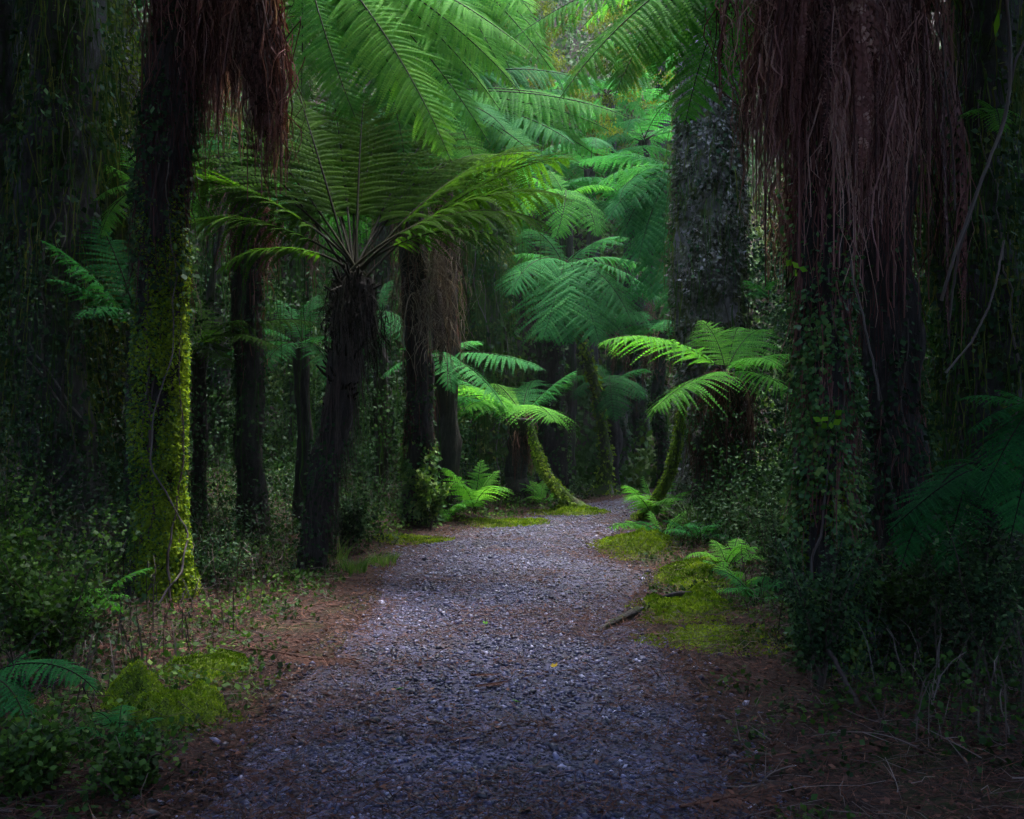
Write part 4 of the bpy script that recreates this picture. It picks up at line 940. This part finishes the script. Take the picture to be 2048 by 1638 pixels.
# ------------------------------------------------------------------ ground cover
def cover():
    # leaf litter beside and on the path
    n = 220000
    y = 2.8 + 14*rng.random(n)**1.5; x = rng.uniform(-4.2, 4.2, n)
    s = side(x, y) + 0.25*fbm(x*1.5, y*1.5, 31)
    pk = np.where(s > 0, np.exp(-np.maximum(s - 1.0, 0)*0.6), np.exp(s*3.2)*0.8 + 0.05 + 0.55*(fbm(x*1.1, y*3.2, 50) > 0.13))
    k = rng.random(n) < pk
    x, y = x[k], y[k]; n = len(x)
    z = np.where(side(x, y) < 0.05, pz(x, y) + 0.008, gz(x, y) + 0.006) + 0.03*rng.random(n)**2
    th = rng.random(n)*6.283
    a = nrm(np.stack([np.cos(th), np.sin(th), rng.normal(0, 0.25, n)], 1)); b = perp(a, np.array([0, 0, 1.0]) + 0.35*rng.normal(size=(n, 3)))
    thin = rng.random(n) < np.where(side(x, y) < 0, 0.85, 0.65)
    L = np.where(thin, rng.uniform(0.04, 0.16, n), rng.uniform(0.012, 0.042, n)); W = np.where(thin, 0.0022, L*0.28)
    mb = MB(); kites(mb, np.stack([x, y, z], 1), a, b, L, W, np.clip(rng.beta(2, 2.4, n), 0, 1), bend=0.1)
    o = mb.build('leaf_litter', M['litter'], kind='stuff'); o['label'] = 'reddish brown leaf litter scattered along the path edges'; o['category'] = 'litter'
    # small leafy ground plants
    n = 150000
    y = 2.8 + 15*rng.random(n)**1.4; x = rng.uniform(-5.5, 5.5, n)
    s = side(x, y); f = fbm(x*1.2, y*1.2, 77) + 0.35*fbm(x*4, y*4, 12)
    k = (s > 0.12) & (f + 0.30*np.clip(s - 0.7, -1, 1) + 0.25*(x < -1.8) - 0.12*((x > 0.8) & (y < 5.2)) + 0.35*((x > 0.8) & (y > 5.6) & (s > 0.3)) > -0.10 + rng.normal(0, 0.08, n))
    x, y, f, s = x[k], y[k], f[k], s[k]; n = len(x)
    z = gz(x, y) + rng.random(n)**1.5*np.clip(0.04 + 0.4*(f + 0.2), 0.03, 0.4)*np.clip(s*1.2, 0.1, 1)
    a = nrm(rdir(n) + np.array([0, -0.1, 0.25])); b = perp(a, UP + 0.5*rng.normal(size=(n, 3)))
    L = rng.uniform(0.014, 0.045, n)*(0.8 + y*0.05)
    t = np.clip(0.35 + 0.6*fbm(x*1.5, y*1.5, 5) + rng.normal(0, 0.2, n), 0, 1)
    mb = MB(); kites(mb, np.stack([x, y, z], 1), a, b, L, L*0.4, t, bend=0.15)
    o = mb.build('ground_cover', M['shrub'], kind='stuff'); o['label'] = 'small leafy plants carpeting the banks beside the path'; o['category'] = 'ground cover'
    # loose thin twigs
    n = 2000
    y = 2.9 + 8*rng.random(n)**1.5; x = np.where(rng.random(n) < 0.6, pr_(y) + 0.1 + 2.4*rng.random(n), pl(y) - 0.1 - 2.0*rng.random(n))
    th = rng.random(n)*6.283; L = rng.uniform(0.1, 0.45, n); m = 5
    kk = np.linspace(-0.5, 0.5, m)[None, :, None]
    d = np.stack([np.cos(th), np.sin(th)*0.6, rng.normal(0, 0.22, n)], 1)
    cur = np.stack([x, y, gz(x, y) + 0.03 + 0.08*rng.random(n)], 1)[:, None] + d[:, None]*L[:, None, None]*kk + rng.normal(0, 0.012, (n, m, 3))
    mb = MB()
    for q in range(n): tube(mb, cur[q], np.linspace(0.002, 0.0008, m), 3, tint=rng.uniform(0.0, 0.9)**1.5, cap=False)
    o = mb.build('twig_litter', M['twig'], kind='stuff'); o['label'] = 'thin dry twigs strewn over both banks'; o['category'] = 'twigs'
cover()

def tangle():
    """tangled stems, dead fern litter and hanging root threads on the banks between the trunks"""
    mb = MB(); n = 2600; m = 7
    y = 4.2 + 11*rng.random(n)**1.1; sd = np.where(rng.random(n) < 0.5, -1, 1)
    off = 0.75 + 3.2*rng.random(n)**1.2
    x = np.where(sd < 0, pl(y) - off, pr_(y) + off)
    k = np.linspace(0, 1, m)[None, :, None]
    th = rng.random(n)*6.283; h = rng.uniform(0.15, 0.9, n)*np.clip(off*0.7, 0.25, 1)
    d = np.stack([np.cos(th)*0.55, np.sin(th)*0.55, 0*th], 1)*rng.uniform(0.3, 1.2, (n, 1))
    cur = np.stack([x, y, gz(x, y) - 0.02], 1)[:, None] + d[:, None]*h[:, None, None]*k**1.3 + UP*(h[:, None, None]*(k*1.5 - 0.9*k**2.4)) + rng.normal(0, 0.012, (n, m, 3))*k
    ribbons(cur, 0.0034, (0.05, 0.9), None, 'dry_stems', 'twig', mb, False)
    o = mb.build('dry_stems', M['twig'], kind='stuff'); o['label'] = 'tangle of dry stems standing on the shaded banks'; o['category'] = 'undergrowth'
    mb = MB(); n = 2200
    y = 9.5 + 9*rng.random(n); sd = np.where(rng.random(n) < 0.6, -1, 1)
    off = 0.9 + 4.0*rng.random(n); x = np.where(sd < 0, pl(y) - off, np.maximum(pr_(y) + off, 4.0)); x = np.where((sd < 0) & (x > -0.5) & (y < 14), -0.8 - off*0.5, x)
    z = gz(x, y) + rng.uniform(1.0, 5.0, n); L = rng.uniform(0.5, 1.6, n)
    cur = np.stack([x, y, z], 1)[:, None] - UP*(L[:, None, None]*k) + rng.normal(0, 0.03, (n, m, 3))*k
    ribbons(cur, 0.004, (0.0, 0.5), None, 'hanging_threads', 'slope_leaf', mb, False)
    o = mb.build('hanging_threads', M['slope_leaf'], kind='stuff'); o['label'] = 'hanging moss threads and roots between the shaded trunks'; o['category'] = 'moss'
    # low bank foliage in bushy lumps, so that soil shows only near the path
    n = 90
    y = 5.0 + 11*rng.random(n); sd = np.where(rng.random(n) < 0.5, -1, 1); off = 0.95 + 2.6*rng.random(n)
    x = np.where(sd < 0, pl(y) - off, pr_(y) + off)
    r = rng.uniform(0.15, 0.4, n)*np.clip(off, 0.6, 1.4)
    cen = np.stack([x, y, gz(x, y) + r*0.45], 1); rad = np.stack([r*1.3, r*1.3, r*rng.uniform(0.6, 1.3, n)], 1)
    mb = MB(); blob_leaves(mb, cen, rad, 34000, 0.036, (0.0, 0.62), aspect=0.36)
    o = mb.build('bank_foliage', M['dark_leaf'], kind='stuff'); o['label'] = 'low dark leafy growth covering the banks between the trunks'; o['category'] = 'undergrowth'
tangle()

def moss_mound(label, c, rx, ry, h, n=7000, size=0.018, name='moss_mound', mat='moss_lime', rot=0.0):
    """an irregular cushion that sinks into the ground where it thins out"""
    c = np.asarray(c, float)
    def hh(x, y):
        dx, dy = x - c[0], y - c[1]
        lx, ly = dx*math.cos(rot) + dy*math.sin(rot), -dx*math.sin(rot) + dy*math.cos(rot)
        q = (lx/rx)**2 + (ly/ry)**2
        m = 0.75 - q + 1.5*fbm(x*2.3/rx*0.4, y*2.3/ry*0.4, 4.4, 4)
        return np.where(m > 0, h*np.sqrt(np.maximum(m, 0))*(1 + 1.1*fbm(x*7, y*7, 2.2, 4)), m*0.1)
    g = np.linspace(-1.5, 1.5, 44)
    X, Y = np.meshgrid(c[0] + g*rx, c[1] + g*ry)
    gg = np.where(side(X, Y) < 0.03, pz(X, Y), gz(X, Y))
    Z = gg + np.maximum(hh(X, Y), -0.06) - 0.004
    V = np.stack([X, Y, Z], -1).reshape(-1, 3); idx = np.arange(len(V)).reshape(X.shape)
    mb = MB(); mb.add(V, np.stack([idx[:-1, :-1], idx[:-1, 1:], idx[1:, 1:], idx[1:, :-1]], -1).reshape(-1, 4))
    root = thing(name, label, 'moss', (c[0], c[1], float(gz(c[0], c[1]))))
    mb.build('cushion', M['moss_ground'], root)
    x = c[0] + rng.uniform(-1.5, 1.5, n*2)*rx; y = c[1] + rng.uniform(-1.5, 1.5, n*2)*ry
    hv = hh(x, y); k = hv > -0.02 - 0.03*rng.random(len(x)); x, y, hv = x[k], y[k], hv[k]; n = len(x)
    gg = np.where(side(x, y) < 0.03, pz(x, y), gz(x, y))
    p = np.stack([x, y, gg + np.maximum(hv, 0) - 0.006], 1)
    a = nrm(rdir(n)*0.8 + UP); b = perp(a)
    L = size*rng.uniform(0.5, 1.6, n)
    tn = np.clip(0.5 + 0.7*fbm(x*6, y*6, 9) + rng.normal(0, 0.15, n), 0, 1)
    mb = MB(); kites(mb, p, a, b, L, L*0.3, tn, bend=0.3)
    mb.build('moss_sprigs', M[mat], root, kind='stuff')

def details():
    moss_mound('bright green moss cushion on the right path edge beside the dark log', on_ground(1375, 1225, 7.2), 0.46, 0.6, 0.13, 12000, 0.02)
    moss_mound('thin olive moss mat on the right bank above the brightest cushion', on_ground(1390, 1165, 8.6), 0.5, 0.6, 0.08, 8000, 0.02)
    moss_mound('dull green moss fringe below the bright cushion', on_ground(1420, 1290, 6.3), 0.5, 0.3, 0.03, 4000, 0.018)
    moss_mound('lime moss tongue jutting into the path under the low fern', on_ground(1275, 1105, 10.4), 0.5, 0.85, 0.14, 11000, 0.024)
    moss_mound('yellow green moss strip along the far left path edge', on_ground(1010, 1052, 12.7), 0.55, 0.4, 0.03, 4000, 0.03)
    moss_mound('small moss patch on the left path edge by the ivied foot', on_ground(830, 1085, 11.1), 0.4, 0.3, 0.03, 3500, 0.028)
    moss_mound('moss hump at the foot of the curved mossy stem', on_ground(1130, 1010, 14.0), 0.5, 0.45, 0.10, 5000, 0.03)
    moss_mound('yellow green moss hump over a rotten stump in the lower left corner', on_ground(335, 1480, 4.7), 0.34, 0.25, 0.20, 14000, 0.012)
    moss_mound('smaller moss lump behind the lower left hump', on_ground(400, 1370, 5.5), 0.3, 0.3, 0.10, 9000, 0.013)
    # grass tufts
    def grass(label, c, n, h, R, lean=0.5, tint=(0.2, 0.9)):
        m = 5; k = np.linspace(0, 1, m)[None, :, None]
        a = rng.random(n)*6.283; q = R*np.sqrt(rng.random(n))
        b = np.asarray(c)[None] + np.stack([q*np.cos(a), q*np.sin(a), 0*a], 1)
        o_ = np.stack([np.cos(a + rng.normal(0, .6, n)), np.sin(a + rng.normal(0, .6, n)), 0*a], 1)
        L = (h*rng.uniform(0.5, 1.2, n))[:, None, None]
        cur = b[:, None] + UP*(L*(k - 0.35*k**2.5*lean)) + o_[:, None]*(L*lean*k**1.7*rng.uniform(0.3, 1.3, (n, 1, 1)))
        mb = MB(); ribbons(cur, 0.004, tint, None, 'grass_tuft', 'grass', mb, False)
        tag(mb.build('grass_tuft', M['grass']), label, 'grass', 'grass tufts beside the path')
    grass('short bright grass tuft on the left path edge, nearer of two', on_ground(705, 1150, 8.9), 130, 0.16, 0.14)
    grass('short bright grass tuft on the left path edge, farther of two', on_ground(765, 1135, 9.4), 130, 0.15, 0.13)
    grass('long arching grass clump under the right hand fern', on_ground(1395, 1085, 10.7), 150, 0.6, 0.1, 0.7)
    grass('smaller grass clump beside the long arching one', on_ground(1440, 1095, 10.4), 90, 0.35, 0.1, 0.6)
    grass('pale wispy grass at the foot of the leaning dark trunk', on_ground(660, 1110, 9.6), 60, 0.3, 0.2, 0.7, (0.7, 1))
    # fallen log beside the moss, twig on the moss
    mb = MB(); tube(mb, spline([on_ground(1195, 1285, 6.5)+UP*0.025, on_ground(1228, 1266, 6.75)+UP*0.035, on_ground(1275, 1242, 7.1)+UP*0.03], 18), np.linspace(0.018, 0.042, 18), 12, 0.6, 14, cap=True)
    tag(mb.build('fallen_log', M['dark_bark']), 'short dark rotten log at the right path edge by the moss', 'log')
    mb = MB(); tube(mb, spline([on_ground(1325, 1222, 7.3)+UP*0.10, on_ground(1355, 1215, 7.3)+UP*0.115, on_ground(1395, 1210, 7.4)+UP*0.10], 14), np.linspace(0.012, 0.02, 14), 8, 0.3, 14)
    tag(mb.build('fallen_branch', M['dark_bark']), 'stubby dark branch lying on the bright moss cushion', 'branch')
    # fallen leaves on the gravel
    def leaf(label, px, py, L, mat, name='fallen_leaf', n=3):
        p = on_ground(px, py, 2945/(py-819)); p[2] = float(pz(p[0], p[1])) + 0.014
        mb = MB(); th = rng.random()*6.28
        for q in range(n):
            t2 = th + (q - n/2)*0.6
            a = nrm(np.array([[math.cos(t2), math.sin(t2), 0.15]])); b = nrm(np.cross(a, [[0, 0.2, 1.0]]))
            kites(mb, p[None], a, b, L*(1 - 0.2*abs(q - 1)), L*0.28, 0.5, bend=0.25)
        tag(mb.build(name, M[mat]), label, 'leaf')
    leaf('single yellow leaf lying mid path', 1105, 1350, 0.05, 'leaf_yellow')
    leaf('green leaf sprig on the gravel, left half of the path', 795, 1393, 0.06, 'frond_cool')
    leaf('green leaf sprig on the gravel, centre of the path', 1040, 1423, 0.055, 'frond_lime')
    leaf('pinkish fallen leaf near the right path edge', 1305, 1362, 0.05, 'dead')
    leaf('tiny green leaf far up the path', 972, 1262, 0.05, 'frond_lime', n=2)
    leaf('bright lime leaves sprouting from the big right trunk, lower pair', 1660, 840, 0.09, 'leaf_bright') if False else None
    def dead_frond_ground(label, px, py, L, th):
        p = on_ground(px, py, 2945/(py-819)); p[2] += 0.035
        cv = p[None] + np.linspace(-0.5, 0.5, 12)[:, None]*L*np.array([[math.cos(th), math.sin(th), 0.0]])
        cv[:, 2] = np.where(side(cv[:, 0], cv[:, 1]) < 0, pz(cv[:, 0], cv[:, 1]), gz(cv[:, 0], cv[:, 1])) + 0.025
        mb = MB(); frond_mesh(mb, cv, th, L*0.22, 14, 7, 0.1, 0.05, 0, 0, 0, thick=0.006, fwd=0.6)
        tag(mb.build('fallen_frond', M['litter']), label, 'fallen frond')
    dead_frond_ground('dry brown frond scrap on the gravel, mid path', 985, 1388, 0.2, 0.4)
    dead_frond_ground('second dry frond scrap just above the brown one', 970, 1370, 0.16, 0.1)
    dead_frond_ground('dead orange brown frond at the foot of the right trunks', 1790, 1230, 0.55, -0.15)
    dead_frond_ground('dead frond lying in litter on the left bank', 520, 1290, 0.8, 0.3)
    dead_frond_ground('dry frond on the litter at the lower right corner', 1500, 1600, 0.7, 0.5)
    for lab, px, py, L, th in [('dead frond at the foot of the mossy left trunk', 400, 1225, 0.9, 0.2), ('dead frond on the left bank beside the gravel', 610, 1325, 0.8, -0.3), ('dead frond behind the left moss hump', 300, 1300, 0.9, 0.1),
                               ('dead frond slanting below the leaning dark trunk', 640, 1220, 0.8, 0.9), ('dead frond on the right verge below the moss', 1470, 1360, 0.6, -0.4), ('dead frond in the litter right of the path, near the corner twigs', 1640, 1520, 0.8, 0.2)]:
        dead_frond_ground(lab, px, py, L, th)
    # bright leaves on the right trunk
    for lab, px, py, d, n in [('lime green lit leaves sprouting from the big right trunk', 1660, 838, 5.55, 7), ('yellow green leaf cluster high on the big right trunk', 1583, 545, 5.6, 5),
                              ('upright strap leaf catching light in the top right corner', 1990, 75, 6.3, 2)]:
        c = P(px, py, d); mb = MB()
        a = nrm(rdir(n)*0.8 + np.array([0, -0.3, 0.2])); b = perp(a, np.array([0, -1.0, 0.3]) + 0.3*rng.normal(size=(n, 3)))
        if n == 2: n = 1; a = nrm(np.array([[0.05, -0.1, 1.0]])); b = nrm(np.cross(a, [[0, -1.0, 0]]))
        root = thing('leaf_sprig', lab, 'leaves', c - UP*0.08 + np.array([0, 0.1, 0]))
        off = 0.05*rdir(n)*(n > 1)
        for q in range(n):
            mb = MB(); kites(mb, (c + off[q])[None], a[q:q+1], b[q:q+1], 0.18 if n == 1 else 0.06, 0.022, rng.random(1), bend=0.1)
            mb.build('leaf', M['leaf_bright'], root)
        mb = MB()
        for q in range(n): tube(mb, [c - UP*0.08 + np.array([0, 0.1, 0]), c + off[q]], [0.004, 0.0015], 5, tint=0.2)
        mb.build('stem', M['stalk'], root)
details()

def vines_and_shrubs():
    def vine(label, pts, r, tint=0.5):
        c = spline(pts, 60) + 0.012*np.stack([fbm(np.linspace(0, 12, 60), k, 3.3) for k in (1.5, 7.5, 4.5)], 1)
        mb = MB(); tube(mb, c, r, 7, 0.15, 20, tint=tint)
        tag(mb.build('hanging_vine', M['twig']), label, 'vine', 'vines hanging at the right')
    vine('long grey vine sweeping down from the top right corner', [P(2010, -60, 6.2), P(2022, 120, 6.2), P(2010, 230, 6.2), P(1975, 330, 6.1), P(1930, 450, 6.1), P(1900, 540, 6.1), P(1885, 600, 6.2)], 0.011, 0.8)
    vine('vine twisting beside the long grey one', [P(2060, 60, 6.4), P(2030, 130, 6.3), P(2000, 260, 6.3), P(1950, 400, 6.2), P(1915, 520, 6.2), P(1900, 640, 6.3)], 0.009, 0.6)
    vine('thin vine curving up to the right edge', [P(1890, 745, 5.9), P(1930, 700, 5.9), P(1960, 650, 5.9), P(1985, 590, 5.9), P(2010, 480, 6.0)], 0.007, 0.7)
    vine('thin straight vine left of the others', [P(1868, -40, 6.0), P(1885, 90, 6.0), P(1892, 180, 6.0), P(1905, 300, 6.1), P(1912, 420, 6.1)], 0.006, 0.5)
    vine('vine slanting down the big right trunk', [P(1700, 520, 5.55), P(1722, 620, 5.55), P(1745, 720, 5.6), P(1760, 800, 5.65)], 0.006, 0.6)
    vine('thick straight stem leaning at the base of the right trunks', [on_ground(1725, 1440, 4.8), P(1700, 1380, 4.9), P(1660, 1300, 5.1)], 0.012, 0.3)
    def shrub(label, c, h, R, n, size, mat, stems=9, tint=(0.1, 0.9)):
        c = np.asarray(c, float)
        root = thing('shrub', label, 'shrub', c, 'shrubs on the banks')
        mb = MB(); P_, A_ = [], []
        for q in range(stems):
            a = rng.random()*6.283; rr = R*rng.uniform(0.3, 1); e = c + np.array([math.cos(a)*rr, math.sin(a)*rr, h*rng.uniform(0.55, 1.05)])
            cv = bez([c, c + (e-c)*np.array([0.3, 0.3, 0.6]), e], 12) + 0.01*rng.normal(size=(12, 3)); cv[0] = c
            tube(mb, cv, np.linspace(0.007, 0.002, 12), 5, tint=rng.uniform(0.2, 0.7), cap=False)
            m = n//stems; i = rng.uniform(3, 11, m); pt = np.stack([np.interp(i, np.arange(12), cv[:, k]) for k in range(3)], 1)
            P_.append(pt + rdir(m)*(0.03 + 0.24*R*rng.random((m, 1))))
        mb.build('stems', M['twig'], root)
        p = np.concatenate(P_); m = len(p); p[:, 2] = np.maximum(p[:, 2], gz(p[:, 0], p[:, 1]) + 0.01)
        a = nrm(rdir(m) + np.array([0, 0, 0.1])); b = perp(a, UP + 0.6*rng.normal(size=(m, 3)))
        L = size*rng.uniform(0.6, 1.4, m)
        mb = MB(); kites(mb, p, a, b, L, L*0.42, np.clip(rng.normal(0.5*(tint[0]+tint[1]), 0.25, m), tint[0], tint[1]), bend=0.15)
        mb.build('foliage', M[mat], root, kind='stuff')
    shrub('light green small leaved shrub on the left bank, largest', on_ground(95, 1330, 5.2), 0.95, 0.5, 3800, 0.03, 'shrub', 14)
    shrub('small leaved shrub at the left edge, behind the largest', on_ground(20, 1290, 6.2), 1.1, 0.5, 3000, 0.03, 'shrub', 12)
    shrub('low leafy shrub at the lower left corner', on_ground(60, 1640, 3.7), 0.3, 0.35, 1800, 0.028, 'shrub', 12)
    shrub('low leafy shrub beside the gravel in the lower left', on_ground(250, 1610, 3.8), 0.22, 0.28, 1400, 0.026, 'shrub', 12)
    shrub('straggly dark shrub in front of the ivied right trunk', on_ground(1640, 1370, 5.2), 0.9, 0.3, 2600, 0.026, 'dark_leaf', 12)
    shrub('pale leaved shrub left of the big right trunk', on_ground(1560, 1160, 7.6), 0.9, 0.4, 2200, 0.03, 'dark_leaf', 14, (0.3, 1.0))
    shrub('dark bush filling the foot of the right bank', on_ground(1790, 1300, 5.9), 0.75, 0.6, 3600, 0.03, 'shrub', 14, (0.0, 0.4))
    shrub('tall dim bush at the right edge below the fern', on_ground(1960, 1330, 5.3), 1.0, 0.5, 3400, 0.028, 'dark_leaf', 14)
    shrub('trailing bush on the left bank by the mossy trunk foot', on_ground(420, 1185, 7.9), 0.45, 0.4, 1800, 0.03, 'dark_leaf', 12)
    shrub('dim bush at the foot of the dark leaning trunk', on_ground(700, 1085, 10.2), 0.7, 0.45, 2400, 0.04, 'dark_leaf', 12)
    shrub('leafy bush hugging the ivied foot by the path', on_ground(862, 1055, 12.0), 0.7, 0.22, 1800, 0.045, 'shrub', 10, (0.3, 1.0))
    shrub('dark bush under the right hand fern', on_ground(1490, 1075, 10.6), 0.8, 0.6, 3200, 0.045, 'dark_leaf', 12)
    for q in range(16):
        px = rng.uniform(1430, 2040); py = rng.uniform(1440, 1650); d = 2945/(py-819)
        p = on_ground(px, py, d) + UP*rng.uniform(0.02, 0.1)
        th = rng.uniform(0, 6.28); L = rng.uniform(0.25, 0.6)
        e = p + L*np.array([math.cos(th), 0.6*math.sin(th), rng.normal(0.05, 0.15)])
        e[2] = max(e[2], float(gz(e[0], e[1])) + 0.01)
        mb = MB(); cv = bez([p, (p+e)/2 + 0.03*rng.normal(size=3), e], 10); tube(mb, cv, np.linspace(0.0028, 0.0012, 10), 5, tint=rng.uniform(0.2, 0.9))
        f = cv[5]; tube(mb, [f, f + 0.12*rdir(1)[0]], [0.003, 0.001], 4, tint=0.7, cap=False)
        tag(mb.build('fallen_twig', M['twig']), 'thin bare twig lying in the litter at lower right', 'twig', 'fallen twigs at lower right')
vines_and_shrubs()

# ------------------------------------------------------------------ damp forest air
def haze(density):
    lo, hi = np.array([-86, -86, -2.0]), np.array([86, 146, 30.0])
    V = np.array([[x, y, z] for x in (lo[0], hi[0]) for y in (lo[1], hi[1]) for z in (lo[2], hi[2])])
    mb = MB(); mb.add(V, [[0, 1, 3, 2], [4, 6, 7, 5], [0, 4, 5, 1], [2, 3, 7, 6], [0, 2, 6, 4], [1, 5, 7, 3]])
    m, n, l = mat_new('haze_air')
    v = n.new('ShaderNodeVolumePrincipled'); v.inputs['Color'].default_value = (0.86, 0.93, 0.95, 1); v.inputs['Density'].default_value = density; v.inputs['Anisotropy'].default_value = 0.2
    out = n.new('ShaderNodeOutputMaterial'); l.new(v.outputs[0], out.inputs['Volume'])
    o = mb.build('haze', m, smooth=False, kind='stuff'); o['label'] = 'faint damp haze filling the forest air'; o['category'] = 'haze'
haze(0.0007)
